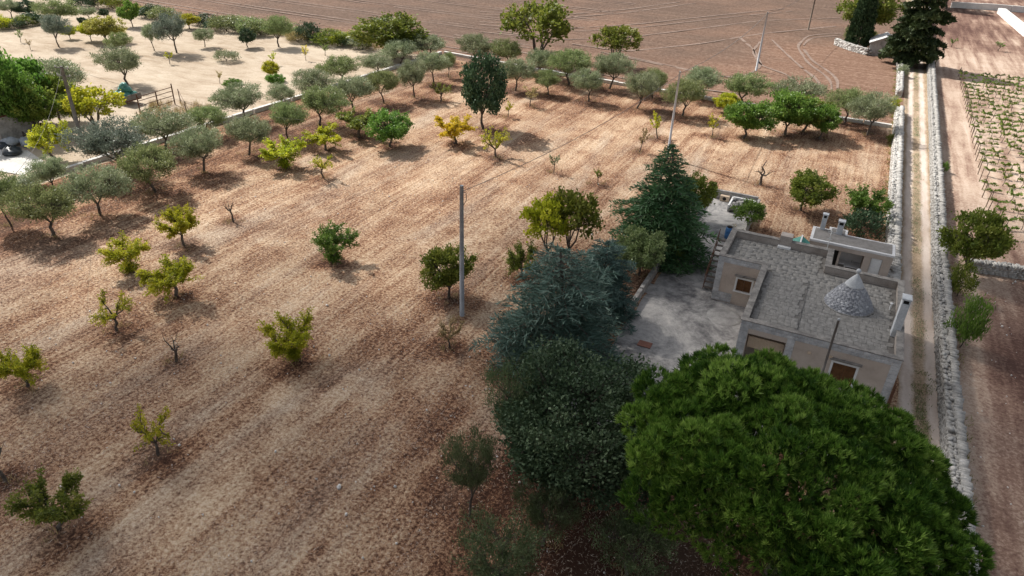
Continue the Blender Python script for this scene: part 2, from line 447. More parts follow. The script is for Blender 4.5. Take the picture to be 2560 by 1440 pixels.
def stone_xforms(path, width, height, r, size=(.27, .22, .135), dens=1.0):
    """(loc, rot, scale) for the faces of a dry stone wall along a path [(x, y)], plus the coping row"""
    res = []
    P2 = [np.array(p, float) for p in path]
    for a, b in zip(P2[:-1], P2[1:]):
        d = b - a; L = np.linalg.norm(d); d /= L; n = np.array([-d[1], d[0]]); ang = math.atan2(d[1], d[0])
        courses = max(2, int(height / size[2]))
        for side in (-1, 1):
            for c in range(courses):
                s = r.random() * .2
                while s < L:
                    l = size[0] * (.4 + r.random() ** 2 * 1.5)
                    batter = width / 2 - .04 * c / courses
                    p = a + d * (s + l / 2) + n * side * (batter - size[1] * .35)
                    res.append(((p[0], p[1], (c + .5) * height / courses + r.normal(0, .012)), (r.normal(0, .08), r.normal(0, .08), ang + r.normal(0, .09)),
                                (l * .98, size[1] * (.8 + r.random() * .5), height / courses * (.85 + r.random() * .3))))
                    s += l / dens
        s = 0
        while s < L:                                                   # flat stones on one half of the top
            l = size[0] * (.4 + r.random() * 1.1)
            for q in (-.36, -.14):
                p = a + d * (s + l / 2 + r.normal(0, .05)) + n * (-q * width + r.normal(0, .03))
                res.append(((p[0], p[1], height + .01 + r.normal(0, .04)), (r.normal(0, .16), r.normal(0, .16), ang + r.normal(0, .3)),
                            (l * (.7 + r.random() * .5), width * (.17 + r.random() * .14), .08 + r.random() * .10)))
            s += l / dens
        s = 0; lean = .45
        while s < L:                                                   # leaning slabs set across the other half
            l = .09 + r.random() * .12 + (.2 if r.random() < .08 else 0)
            p = a + d * (s + l / 2) + n * (-.24 * width + r.normal(0, .035))
            res.append(((p[0], p[1], height + .05 + r.normal(0, .03)), (r.normal(0, .1), lean + r.normal(0, .22), ang + r.normal(0, .12)),
                        (l * 1.05, width * (.42 + r.random() * .22), .20 + r.random() * .12)))
            s += (l + .02) / dens
    return res

def stones_mesh(name, xf, parent, mat):
    Vs, Fs, n = [], [], 0
    o3 = np.array(org(parent))
    from mathutils import Euler
    for i, (loc, rot, sc) in enumerate(xf):
        V, F = STONES[i % 8]
        Mx = np.array(Euler(rot).to_matrix())
        Vs.append((V * np.array(sc)) @ Mx.T + np.array(loc) - o3); Fs.append(F + n); n += len(V)
    o = link(name, np_mesh(name, np.vstack(Vs), np.vstack(Fs), None, mat), parent)
    return tag(o, kind='stuff')

def dry_wall(name, label, path, width, height, singles=0, cat='wall', seed=1, size=(.27, .22, .135), dens=1.0):
    root = thing(name, label, cat, (path[0][0], path[0][1], 0))
    r = np.random.default_rng(seed)
    mb = MB()
    for a, b in zip(path[:-1], path[1:]):
        mb.bar((a[0], a[1], height / 2 - .1), (b[0], b[1], height / 2 - .1), width - .16, height + .16)
    mb.build('core', MAT['stonecore'], root)
    xf = stone_xforms(path, width, height, r, size, dens)
    if singles:
        dist = [np.linalg.norm(np.array(x[0]) - CAM) - (3 if x[0][2] > height - .05 else 0) for x in xf]
        vis = [0 if -60 < pix(x[0])[0] < 2600 and -20 < pix(x[0])[1] < 1470 else 500 for x in xf]
        order = np.argsort(np.array(dist) + np.array(vis)); first = set(order[:singles].tolist())
        for i in order[:singles]:
            loc, rot, sc = xf[i]
            link('stone', STONE_ME[i % 8], root, tuple(np.array(loc) - np.array(root.location)), rot, sc)
        xf = [x for i, x in enumerate(xf) if i not in first]
    if xf: stones_mesh('stonework', xf, root, MAT['stone'])
    return root

RW = [(11.55, -26), (11.55, 5), (11.6, 20), (11.85, 34), (12.2, 60), (12.55, 90), (12.9, 128)]
dry_wall('dry_stone_wall', 'long pale dry stone wall along the right side of the lane', RW, .78, 1.05, 300, seed=3)
dry_wall('dry_stone_wall', 'grey dry stone wall between the lane and the orchard, running up from the outbuilding', [(8.35, 13.2), (8.3, 40), (8.35, 66)], .85, 1.0, 260, seed=4)
dry_wall('dry_stone_wall', 'short overgrown stretch of dry wall left of the lane near the far hut', [(8.3, 76), (8.3, 92), (7.9, 104)], .7, .8, 0, seed=5, size=(.45, .3, .2))
dry_wall('dry_stone_wall', 'white topped dry stone wall crossing the ground below the vineyard', [(13.6, 21.7), (18, 22.4), (24, 23.2)], .8, .75, 90, seed=6)

# low plastered boundary walls of the orchard
MAT['lowwall'] = pmat('limewashed low wall', [(.42, .405, .385), (.64, .62, .59), (.74, .72, .69)], .9, 6, .9, .4, .03, 7)
def low_wall(label, path, h, w, name='boundary_wall', mat='lowwall'):
    root = thing(name, label, 'wall', (*path[0], 0))
    for a, b in zip(path[:-1], path[1:]):
        a, b = np.array(a, float), np.array(b, float); L = np.linalg.norm(b - a); n = max(1, int(L / 3.0))
        for i in range(n):
            p, q = a + (b - a) * i / n, a + (b - a) * ((i + 1) / n - .012 / 3)
            dz = random.uniform(-.03, .03)
            MB().bar((*p, h / 2 - .1 + dz), (*q, h / 2 - .1 + dz), w, h + .2).build('wall_section', MAT[mat], root, bevel=.02)
    return root
low_wall('low whitewashed wall along the left edge of the orchard', [(-61.2, -6), (-60.3, 15), (-57.9, 63.4)], .42, .48)
low_wall('low pale wall at the far end of the orchard before the ploughed field', [(-57.6, 63.8), (-40, 61.6), (-18, 59.9), (7.8, 59.3)], .4, .45)

# ------------------------------------------------------------------ farmhouse
MAT['plaster'] = pmat('faded pink beige plaster', [(.40, .33, .28), (.50, .425, .365), (.56, .485, .425)], .9, 6, .9, .15, .01, 30)
MAT['block'] = pmat('grey lime stone block', [(.33, .335, .35), (.48, .485, .495), (.60, .60, .605)], 2.0, 5, .9, .3, .02, 16, rnd=.14)
MAT['coping'] = pmat('dark lichened coping', [(.10, .095, .09), (.22, .205, .19), (.33, .31, .285)], 2.4, 6, .93, .4, .02, 18)
MAT['parapet'] = pmat('weathered parapet render', [(.24, .205, .18), (.36, .315, .28), (.45, .40, .36)], 1.1, 6, .92, .2, .02, 14)
MAT['deck'] = pmat('dirty mortar bed', [(.10, .095, .088), (.17, .16, .148), (.24, .23, .215)], 1.6, 6, .95)
MAT['tile'] = pmat('lichened stone roof slab', [(.165, .158, .147), (.235, .225, .21), (.325, .312, .292)], 3.0, 7, .93, .3, .012, 16, rnd=.07)
MAT['white'] = pmat('white paint', [(.62, .62, .61), (.72, .72, .71), (.78, .78, .77)], 1.5, 5, .7, .1, .01)
MAT['brown'] = pmat('brown wooden shutter', [(.085, .040, .018), (.13, .062, .026), (.17, .085, .038)], 3, 5, .6, .2, .01, 30)
MAT['dark'] = pmat('dark opening', [(.015, .014, .013), (.025, .023, .021)], 1, 3, .9)
MAT['rust'] = pmat('rusted iron', [(.06, .032, .022), (.12, .058, .036), (.17, .09, .058)], 5, 5, .8)
MAT['chimney'] = pmat('whitewashed chimney with grey stain', [(.34, .36, .38), (.52, .54, .56), (.66, .67, .68)], 1.3, 6, .88, .2, .02, 12)
MAT['cone'] = pmat('grey trullo slate', [(.13, .13, .145), (.24, .24, .26), (.40, .40, .42)], 4.0, 5, .85, .4, .02, 20)
MAT['conecap'] = pmat('whitewashed cone tip', [(.36, .375, .39), (.46, .475, .49), (.55, .56, .57)], 2.2, 5, .85, .2, .01)
MAT['steel'] = pmat('galvanised steel', [(.30, .31, .32), (.38, .39, .40)], 3, 4, .5, .1, .01, metal=.0)

house = thing('farmhouse', 'flat roofed stone farmhouse with a grey trullo cone on its roof', 'house', (2.8, 5, 0))
HZ, DZ = 3.45, 2.95
OUT = [(0, 0), (8.4, 0), (8.4, 9.75), (4.0, 9.75), (4.0, 12.3), (-2.85, 12.3), (-2.85, 7.55), (0, 7.55)]
T = .30
w = MB()
# front wall around the porch (0.5 - 2.6) and the window (5.2 - 6.45)
w.box(0, .5, 0, T, 0, HZ - .06); w.box(.5, 2.6, 0, T, 2.62, HZ - .06); w.box(2.6, 5.2, 0, T, 0, HZ - .06)
w.box(5.2, 6.45, 0, T, 0, .95); w.box(5.2, 6.45, 0, T, 2.3, HZ - .06); w.box(6.45, 8.4, 0, T, 0, HZ - .06)
w.box(8.4 - T, 8.4, T, 9.75, 0, HZ - .06); w.box(4.0, 8.4 - T, 9.75 - T, 9.75, 0, HZ - .06); w.box(4.0 - T, 4.0, 9.75, 12.3, 0, HZ - .06)
w.box(-2.85, .43, 12.3 - T, 12.3, 0, HZ - .06); w.box(1.25, 4.0 - T, 12.3 - T, 12.3, 0, HZ - .06); w.box(.43, 1.25, 12.3 - T, 12.3, 0, DZ + .12)
w.box(-2.85, -2.85 + T, 7.55 + T, 12.3 - T, 0, HZ - .06)
w.box(-2.85, -1.4, 7.55, 7.55 + T, 0, HZ - .06); w.box(-1.4, -.4, 7.55, 7.55 + T, 0, 1.12); w.box(-1.4, -.4, 7.55, 7.55 + T, 2.08, HZ - .06); w.box(-.4, 0, 7.55, 7.55 + T, 0, HZ - .06)
w.box(0, T, T, 7.55 + T, 0, HZ - .06)
wall = w.build('wall', MAT['plaster'], house)
# inside faces of the parapet: weathered render standing 3 mm proud of the wall
pr = MB()
pr.box(4.0 - T - .003, 8.4 - T - .02, 9.75 - T - .012, 9.75 - T - .001, DZ, HZ - .06); pr.box(-2.85 + T, .43, 12.3 - T - .012, 12.3 - T - .001, DZ, HZ - .06)
pr.box(1.25, 4.0 - T, 12.3 - T - .012, 12.3 - T - .001, DZ, HZ - .06); pr.box(4.0 - T - .012, 4.0 - T - .001, 9.75 - T, 12.3 - T - .02, DZ, HZ - .06)
pr.box(8.4 - T - .012, 8.4 - T - .001, T, 9.75 - T - .02, DZ, HZ - .06); pr.box(T + .001, T + .012, T, 7.55, DZ, HZ - .06)
pr.box(-2.85 + T + .001, -2.85 + T + .012, 7.55 + T, 12.3 - T - .02, DZ, HZ - .06)
pr.build('parapet_render', MAT['parapet'], house)
# coping
cp = MB()
def cope(x0, x1, y0, y1): cp.box(x0, x1, y0, y1, HZ - .06, HZ)
cope(-.05, 8.45, -.05, T + .05); cope(8.4 - T - .05, 8.45, T + .05, 9.8); cope(4.0 - T - .05, 8.4 - T - .05, 9.75 - T - .05, 9.8)
cope(4.0 - T - .05, 4.05, 9.8, 12.35); cope(-2.9, .43, 12.3 - T - .05, 12.35); cope(1.25, 4.0 - T - .05, 12.3 - T - .05, 12.35)
cope(-2.9, -2.85 + T + .05, 7.5, 12.3 - T - .05); cope(-2.85 + T + .05, T + .05, 7.5, 7.55 + T + .05); cope(-.05, T + .05, T + .05, 7.5)
cp.build('coping', MAT['coping'], house, bevel=.012)
# roof deck; the strip on the left lies a hand higher
rd = MB()
rd.box(T, 8.4 - T, T, 9.75 - T, DZ - .25, DZ - .04); rd.box(-2.85 + T, 4.0 - T, 7.55 + T, 9.75 - T, DZ - .26, DZ - .045); rd.box(-2.85 + T, 4.0 - T, 9.75 - T, 12.3 - T, DZ - .25, DZ - .04)
roof = rd.build('roof', MAT['deck'], house)
st_ = MB(); st_.box(T + .013, 3.0, T + .013, 7.6, DZ - .03, DZ + .055); st_.build('raised_strip', MAT['deck'], roof)
CONE = (5.45, 5.75, 1.45)
def slab_mesh(seed):
    r = np.random.default_rng(seed); c = .02
    V = []
    for z, k in ((-.5, .5), (.40, .5), (.5, .5 - c)):
        for sx, sy in ((-1, -1), (1, -1), (1, 1), (-1, 1)): V.append((sx * k + r.normal(0, .012), sy * k + r.normal(0, .012), z + (r.normal(0, .06) if z > .4 else 0)))
    F = [(8, 9, 10, 11)] + [(i * 4 + j, i * 4 + (j + 1) % 4, i * 4 + 4 + (j + 1) % 4, i * 4 + 4 + j) for i in (0, 1) for j in range(4)]
    return np_mesh('roof_slab', V, F, None, MAT['tile'])
SLABS = [slab_mesh(i) for i in range(6)]
tiles = []
r = np.random.default_rng(40)
row = 0; y = T + .03
while y < 12.3 - T - .36:
    dy = .40
    x = -2.85 + T + .02 + r.random() * .05
    while x < 8.4 - T - .1:
        dx = .37 * (.9 + r.random() * .2)
        xm, ym = x + dx / 2, y + dy / 2
        ok = (T + dx / 2 < xm < 8.4 - T - dx / 2 and ym < 9.75 - T - .18) or (-2.85 + T + dx / 2 - .05 < xm < 4.0 - T - dx / 2 and ym > 7.55 + T + .18)
        if math.hypot(xm - CONE[0], ym - CONE[1]) < CONE[2] - .1: ok = False
        if ok:
            hi = .085 if (T < xm < 3.0 - dx / 2 + .02 and ym < 7.45) else 0
            tiles.append((xm, ym, DZ - .015 + hi + r.normal(0, .004), dx - .016, dy - .016, r.normal(0, .008)))
        x += dx
    y += dy; row += 1
for i, (xm, ym, zm, dx, dy, a) in enumerate(tiles[:300]):
    link('roof_slab', SLABS[i % 6], roof, tuple(np.array((xm, ym, zm)) - np.array(org(roof))), (r.normal(0, .008), r.normal(0, .008), a), (dx, dy, .05))
if len(tiles) > 300:
    Vs, Fs, n = [], [], 0
    for i, (xm, ym, zm, dx, dy, a) in enumerate(tiles[300:]):
        me = SLABS[i % 6]; V = np.array([v.co for v in me.vertices]) * (dx, dy, .05) + (xm, ym, zm) - np.array(org(roof))
        Vs.append(V); Fs.append(np.array([p.vertices[:] for p in me.polygons]) + n); n += len(V)
    tag(link('slab_paving', np_mesh('slab_paving', np.vstack(Vs), np.vstack(Fs), None, MAT['tile']), roof), kind='stuff')
# stone blocks: quoins, top band, plinth
def block_mesh():
    V = []; c = .035
    for z, k in ((0, .5), (.7, .5), (1, .5 - c)):
        for sx, sy in ((-1, -1), (1, -1), (1, 1), (-1, 1)): V.append((sx * k, -z, sy * k * 1.0))
    F = [(11, 10, 9, 8)] + [(i * 4 + 4 + j, i * 4 + 4 + (j + 1) % 4, i * 4 + (j + 1) % 4, i * 4 + j) for i in (0, 1) for j in range(4)]
    F = [tuple(reversed(f)) for f in F]
    return np_mesh('stone_block', V, F, None, MAT['block'])
BLOCK = block_mesh()
def blocks(x0, x1, z0, z1, yface, course=.215, length=.42, proud=.03):
    nz = max(1, round((z1 - z0) / course)); hz = (z1 - z0) / nz
    for c in range(nz):
        x = x0; k = 0
        nx = max(1, round((x1 - x0) / length))
        cuts = [x0 + (x1 - x0) * i / nx for i in range(nx + 1)]
        if nx > 1 and c % 2:
            stp = (x1 - x0) / nx; cuts = [x0] + [x0 + stp * (i + .5) for i in range(nx)] + [x1]
        for a, b in zip(cuts[:-1], cuts[1:]):
            link('stone_block', BLOCK, wall, tuple(np.array(((a + b) / 2, yface + .001, z0 + (c + .5) * hz)) - np.array(org(wall))), None,
                 ((b - a) - .014, proud + random.uniform(-.006, .010), hz - .014))
blocks(.0, 8.4, 2.95, 3.385, 0); blocks(.0, .48, .9, 2.95, 0, .26, .48); blocks(2.62, 3.05, .9, 2.95, 0, .26, .43); blocks(7.95, 8.4, .5, 2.95, 0, .26, .45)
blocks(-2.85, -.02, 2.98, 3.385, 7.55); blocks(-2.85, -2.45, .72, 2.98, 7.55, .25, .40); blocks(-2.85, -1.52, .04, .72, 7.55, .22, .26); blocks(-2.45, -1.5, .72, .74, 7.55, .02, .95)
# windows
def window(x0, x1, z0, z1, y, label):
    fr = MB()
    fr.box(x0 - .09, x0 + .03, y - .05, y + .1, z0 - .04, z1 + .09); fr.box(x1 - .03, x1 + .09, y - .05, y + .1, z0 - .04, z1 + .09)
    fr.box(x0 + .03, x1 - .03, y - .05, y + .1, z1 - .03, z1 + .09)
    wd = fr.build('window', MAT['white'], house); tag(wd, label)
    sl_ = MB(); sl_.box(x0 - .12, x1 + .12, y - .12, y + .1, z0 - .12, z0 - .045); sl_.build('sill', MAT['white'], wd)
    xm = (x0 + x1) / 2
    for a, b in ((x0 + .035, xm - .008), (xm + .008, x1 - .035)):
        s = MB(); s.box(a, b, y + .03, y + .07, z0, z1 - .035)
        s.box(a, a + .07, y + .015, y + .03, z0, z1 - .035); s.box(b - .07, b, y + .015, y + .03, z0, z1 - .035)
        nsl = int((z1 - z0) / .09)
        for i in range(nsl):
            zz = z0 + .02 + i * (z1 - z0 - .05) / nsl
            s.box(a + .07, b - .07, y + .012, y + .028, zz, zz + .055)
        s.build('shutter', MAT['brown'], wd)
    l = MB(); l.box(x0 - .2, x1 + .2, y - .16, y - .002, z1 + .16, z1 + .26); l.build('lintel_hood', MAT['coping'], wd)
window(-1.4, -.4, 1.15, 2.05, 7.55, 'brown shuttered window of the recessed wing')
window(5.2, 6.45, .95, 2.27, 0, 'brown shuttered window half hidden by the pine')
# porch recess
po = MB(); po.box(.5, 2.6, 1.75, 1.85, 0, 2.9); po.box(.32, .5, T, 1.85, 0, 2.9); po.box(2.6, 2.75, T, 1.85, 0, 2.9); po.box(.5, 2.6, T, 1.75, 2.72, 2.88)
po.build('porch', MAT['plaster'], house)
MAT['tan'] = pmat('tan painted ledge', [(.46, .35, .25), (.56, .45, .34)], 1.5, 4, .85)
lg = MB(); lg.box(.56, 2.55, .38, .52, 1.5, 2.25); lg.build('porch_ledge', MAT['tan'], house)
dr = MB(); dr.box(1.7, 2.5, 1.70, 1.747, .05, 2.1); dr.build('door', MAT['brown'], house)
for (lx_, lz_) in ((3.9, 2.42), (5.02, 2.52)):
    l = MB(); l.box(lx_ - .09, lx_ + .09, -.10, -.002, lz_ - .07, lz_ + .07); l.box(lx_ - .07, lx_ + .07, -.15, -.10, lz_ - .05, lz_ + .04); l.build('wall_lamp', MAT['tan'], house, bevel=.015)
for dx in (0, .14):
    d_ = MB(); d_.tube([(8.46 + dx * .2, -.06 - dx, 0), (8.46 + dx * .2, -.06 - dx, 1.9)], .045, 8); d_.build('drainpipe', MAT['rust'], house)
# cone: courses of small split slabs
def cone_material():
    m, nt, out = nodes('grey trullo slates, each its own shade')
    col = ramp(nt, attr(nt, 'tone'), [(0, (.235, .24, .26)), (.55, (.295, .30, .32)), (.85, (.36, .365, .385)), (1, (.50, .505, .52))])
    g = noise(nt, pos(nt), 14, 4, .7)
    col = mixc(nt, .4, col, ramp(nt, g, [(.3, (.38, .38, .38)), (.7, (.66, .66, .66))]), 'OVERLAY')
    finish(nt, out, col, .85, g, .3, .02)
    return m
def cone_courses():
    r = np.random.default_rng(8); n = 19; Vs, Fs, Ts, c0 = [], [], [], 0
    z0, z1 = DZ - .02, DZ + 1.42; o3 = np.array(org(house))
    for i in range(n):
        za, zb = z0 + (z1 - z0) * i / n, z0 + (z1 - z0) * (i + 1) / n
        ra = CONE[2] * (1 - .66 * (i / n) + .05 * math.sin(math.pi * i / n))
        k = max(12, int(2 * math.pi * ra / .25)); off = r.random()
        for j in range(k):
            a0 = (j + off + .03) * 2 * math.pi / k; a1 = (j + off + .97) * 2 * math.pi / k
            ro = ra + r.normal(0, .014); ri = ra - .22; zt = zb + r.normal(0, .006)
            V = np.array([(CONE[0] + q * math.cos(a), CONE[1] + q * math.sin(a), z) for z in (za, zt) for q, a in ((ri, a0), (ro, a0), (ro - (.05 if z == zt else 0), a1), (ri, a1))]) - o3
            V[5, :2] -= np.array([math.cos(a0), math.sin(a0)]) * .05
            Vs.append(V); Fs.append(np.array([(4, 5, 6, 7), (1, 2, 6, 5), (0, 1, 5, 4), (2, 3, 7, 6)]) + c0); Ts += [r.random() ** 1.3] * 8; c0 += 8
    co = link('cone', np_mesh('cone', np.vstack(Vs), np.vstack(Fs), Ts, cone_material()), house); tag(co, 'grey stone trullo cone with a white tip', kind='stuff')
    cb = MB(); cb.lathe(CONE[0], CONE[1], [(CONE[2] + .035, DZ - .02), (CONE[2] + .03, DZ + .045), (CONE[2] - .05, DZ + .055)], 48); cb.build('cone_kerb', MAT['tile'], house)
    tp = MB(); tp.lathe(CONE[0], CONE[1], [(.56, DZ + 1.34), (.52, DZ + 1.43), (.34, DZ + 1.73), (.16, DZ + 1.98), (.08, DZ + 2.09), (.06, DZ + 2.16)], 28); tp.build('cone_tip', MAT['conecap'], house, True)
    pn = MB(); pn.lathe(CONE[0], CONE[1], [(.05, DZ + 2.14), (.055, DZ + 2.22)] + [(.14 * math.sin(t) + .005, DZ + 2.34 - .14 * math.cos(t)) for t in np.linspace(.45, 3.1, 9)], 18); pn.build('pinnacle', MAT['conecap'], house, True)
cone_courses()
# chimneys and roof fittings
def chimney(parent, cx, cy, z0, z1, wx, wy, part='chimney'):
    c = MB(); c.box(cx - wx / 2, cx + wx / 2, cy - wy / 2, cy + wy / 2, z0, z1 - .34)
    ch = c.build(part, MAT['chimney'], parent, bevel=.015)
    d = MB(); d.box(cx - wx / 2 + .06, cx + wx / 2 - .06, cy - wy / 2 + .06, cy + wy / 2 - .06, z1 - .34, z1 - .10); d.build('flue', MAT['dark'], ch)
    p = MB()
    for sx in (-1, 1):
        for sy in (-1, 1): p.box(cx + sx * (wx / 2 - .035) - .035, cx + sx * (wx / 2 - .035) + .035, cy + sy * (wy / 2 - .035) - .035, cy + sy * (wy / 2 - .035) + .035, z1 - .34, z1 - .10)
    p.box(cx - wx / 2 - .04, cx + wx / 2 + .04, cy - wy / 2 - .04, cy + wy / 2 + .04, z1 - .10, z1); p.build('chimney_cap', MAT['chimney'], ch, bevel=.012)
    return ch
chimney(house, 8.05, 3.45, DZ - .02, 5.45, .42, .62)
v_ = MB(); v_.tube([(7.75, 6.3, DZ), (7.75, 6.3, DZ + .42)], .055, 8); v_.lathe(7.75, 6.3, [(.09, DZ + .42), (.09, DZ + .47), (.02, DZ + .52)], 10); v_.build('vent_pipe', MAT['white'], house)
bx_ = MB(); bx_.box(.43, 1.25, 12.0, 12.75, DZ + .0, 3.78); bx_.build('tank_box', MAT['parapet'], house, bevel=.02)
bs_ = MB(); bs_.box(.40, 1.28, 11.70, 11.99, DZ - .02, DZ + .14); bs_.build('white_step', MAT['white'], house, bevel=.01)
ant = MB(); ant.tube([(3.55, 12.15, HZ), (3.55, 12.15, HZ + 1.35)], .022, 6)
for k_, L_ in ((1.3, .5), (1.18, .42), (.75, .34)): ant.tube([(3.55 - L_ / 2, 12.15, HZ + k_), (3.55 + L_ / 2, 12.15, HZ + k_)], .012, 5)
ant.tube([(3.55, 11.8, HZ + 1.24), (3.55, 12.5, HZ + 1.24)], .012, 5); ant.build('antenna', MAT['white'], house)

MAT['brownmetal'] = pmat('dull dark iron', [(.09, .075, .065), (.15, .125, .11)], 4, 4, .8)
# rusty outside steps against the wing
stair = thing('outside_steps', 'rusty iron steps with a handrail against the wing of the house', 'steps', (-3.2, 8.6, 0))
for i in range(10):
    f = i / 9
    s = MB(); s.box(-3.62, -2.87, 8.55 + f * 3.2, 8.78 + f * 3.2, .18 + f * 2.3, .215 + f * 2.3); s.build('tread', MAT['brownmetal'], stair)
for xx in (-3.66, -2.90):
    s = MB(); s.bar((xx, 8.55, .10), (xx, 11.9, 2.55), .035, .16); s.build('stringer', MAT['rust'], stair)
s = MB(); s.bar((-3.66, 8.6, 1.02), (-3.66, 11.9, 3.35), .05, .05); s.build('handrail', MAT['rust'], stair)
for i in range(6):
    f = i / 5
    s = MB(); s.tube([(-3.66, 8.65 + f * 3.15, .2 + f * 2.25), (-3.66, 8.65 + f * 3.15, 1.05 + f * 2.25)], .018, 6); s.build('baluster', MAT['rust'], stair)

# ------------------------------------------------------------------ outbuilding with the open kitchen
kit = thing('outbuilding', 'low flat roofed outbuilding with open kitchen niche and two chimneys', 'outbuilding', (5.2, 16.3, 0))
MAT['felt'] = pmat('grey roofing felt', [(.17, .155, .145), (.24, .225, .21), (.30, .28, .265)], 2.0, 6, .95, .3, .01, 20)
MAT['rim'] = pmat('pale concrete rim', [(.55, .545, .54), (.68, .675, .67), (.76, .755, .75)], 1.4, 5, .88)
k = MB()
k.box(2.3, 8.02, 15.1, 17.15, 2.5, 2.68); k.box(2.3, 4.75, 17.15, 17.6, 2.5, 2.68); k.box(3.45, 4.75, 17.6, 18.1, 2.5, 2.68)
kr = k.build('roof', MAT['rim'], kit, bevel=.02)
f_ = MB(); f_.box(2.5, 7.82, 15.3, 16.97, 2.681, 2.69); f_.box(2.5, 4.57, 16.97, 17.42, 2.681, 2.69); f_.box(3.63, 4.57, 17.42, 17.92, 2.681, 2.69); f_.build('roof_felt', MAT['felt'], kr)
fa = MB(); fa.box(2.34, 7.98, 15.14, 15.34, 2.18, 2.499); fa.build('fascia', MAT['plaster'], kit)
kw = MB()
kw.box(2.4, 2.62, 15.2, 17.0, 0, 2.18); kw.box(3.25, 3.6, 15.16, 15.36, 0, 2.18); kw.box(2.62, 3.25, 15.18, 15.34, 0, 1.5); kw.box(6.15, 6.62, 15.16, 15.36, 0, 2.18); kw.box(7.36, 7.95, 15.16, 15.36, 0, 2.18)
kw.box(7.75, 7.95, 15.36, 17.0, 0, 2.49); kw.box(2.62, 7.75, 16.8, 17.0, 0, 2.49); kw.box(6.15, 6.3, 15.36, 16.8, 0, 2.49); kw.box(4.45, 4.6, 15.36, 16.8, 0, 2.49)
kw.build('wall', MAT['plaster'], kit)
nb = MB(); nb.box(4.61, 6.14, 16.76, 16.795, .0, 2.4); nb.build('niche_lining', MAT['white'], kit)
ct = MB(); ct.box(5.05, 6.13, 15.75, 16.75, .78, .86); ct.box(5.05, 5.15, 15.8, 16.75, 0, .78); ct.box(6.0, 6.13, 15.8, 16.75, 0, .78); ct.box(4.61, 5.05, 15.95, 16.75, .82, .90)
ct.build('counter', MAT['rim'], kit)
fo = MB(); fo.box(5.16, 5.99, 16.2, 16.74, .02, .77); fo.build('firewood_hole', MAT['dark'], kit)
tp_ = MB(); tp_.tube([(5.5, 16.5, .86), (5.5, 16.45, 1.12), (5.58, 16.3, 1.14)], .02, 6); tp_.build('tap', MAT['steel'], kit)
do = MB(); do.box(6.64, 7.34, 15.2, 15.26, .02, 2.14); dk = do.build('door', MAT['white'], kit)
dp = MB(); dp.box(6.72, 7.26, 15.17, 15.199, .15, .98); dp.box(6.72, 7.26, 15.17, 15.199, 1.08, 2.04); dp.build('door_panel', MAT['white'], dk)
dd = MB(); dd.box(3.62, 4.44, 15.5, 15.53, 0, 2.17); dd.box(2.64, 3.24, 15.45, 15.47, 1.5, 2.17); dd.build('doorway', MAT['dark'], kit)
chimney(kit, 2.95, 17.32, 2.6, 3.95, .34, .34); chimney(kit, 4.15, 17.1, 2.6, 3.75, .42, .42)

MAT['green'] = pmat('sea green corrugated sheet', [(.07, .23, .19), (.10, .30, .25), (.14, .36, .31)], 1.5, 4, .6)
shed = thing('lean_to_shed', 'small shed with sea green pitched roof behind the house', 'shed', (1.8, 13.5, 0))
s = MB(); s.box(1.35, 2.2, 12.75, 14.2, 0, 2.68); s.build('wall', MAT['plaster'], shed)
for side in (-1, 1):
    s = MB()
    for i in range(12):
        y0 = 12.6 + i * .14
        a = (1.78, y0, 3.12), (1.78 + side * .62, y0, 2.72), (1.78 + side * .62, y0 + .07, 2.75), (1.78, y0 + .07, 3.15), (1.78 + side * .62, y0 + .14, 2.72), (1.78, y0 + .14, 3.12)
        s.add(a, [(0, 1, 2, 3), (3, 2, 4, 5)])
    s.build('roof_sheet', MAT['green'], shed)
s = MB(); s.bar((1.78, 12.57, 3.16), (1.78, 14.3, 3.16), .1, .03); s.build('ridge_strip', MAT['white'], shed)

# ------------------------------------------------------------------ yard walls and yard things
MAT['yardwall'] = pmat('stained grey yard wall', [(.14, .135, .13), (.30, .285, .27), (.47, .445, .42)], 1.3, 6, .92, .3, .02, 10)
yw = low_wall('grey parapet wall along the left side of the concrete yard', [(-7.3, 2.2), (-7.35, 26.0)], .62, .28, 'yard_wall', 'yardwall')
low_wall('grey wall closing the far end of the concrete yard', [(-7.1, 26.15), (-2.75, 26.15)], .85, .22, 'yard_wall', 'yardwall')
low_wall('short wall running back from the yard corner by the rubble bed', [(-2.65, 26.0), (-2.6, 20.2)], .7, .22, 'yard_wall', 'yardwall')
bed = thing('rubble_bed', 'white framed bed heaped with rubble in the yard corner', 'rubble bed', (-3.9, 24.3, 0))
for a, b in (((-4.85, 23.4), (-4.85, 25.6)), ((-2.95, 23.4), (-2.95, 25.6)), ((-4.85, 25.6), (-2.95, 25.6))):
    s = MB(); s.bar((*a, .32), (*b, .32), .16, .64); s.build('frame_slab', MAT['white'], bed, bevel=.015)
rr = np.random.default_rng(77); xf = []
for i in range(70):
    x_, y_ = rr.uniform(-4.7, -3.1), rr.uniform(23.5, 25.5)
    xf.append(((x_, y_, .12 + .45 * rr.random()), tuple(rr.uniform(0, 3, 3)), tuple(rr.uniform(.16, .42, 3))))
MAT['rubble'] = pmat('mixed grey rubble', [(.10, .10, .10), (.27, .26, .25), (.52, .50, .48)], 1.2, 4, .9)
stones_mesh('rubble', xf, bed, MAT['rubble'])
MAT['blue'] = pmat('blue plastic', [(.03, .12, .30), (.045, .16, .37)], 2, 3, .45, .05, .01, spec=.4)
bar = thing('barrel', 'blue plastic barrel standing by the house wing', 'barrel', (-3.75, 18.0, 0))
s = MB(); s.lathe(-3.75, 18.0, [(.27, 0), (.30, .06), (.30, .3), (.315, .33), (.30, .36), (.30, .62), (.315, .65), (.30, .68), (.29, .9), (.25, .96)], 20); s.build('body', MAT['blue'], bar, True)
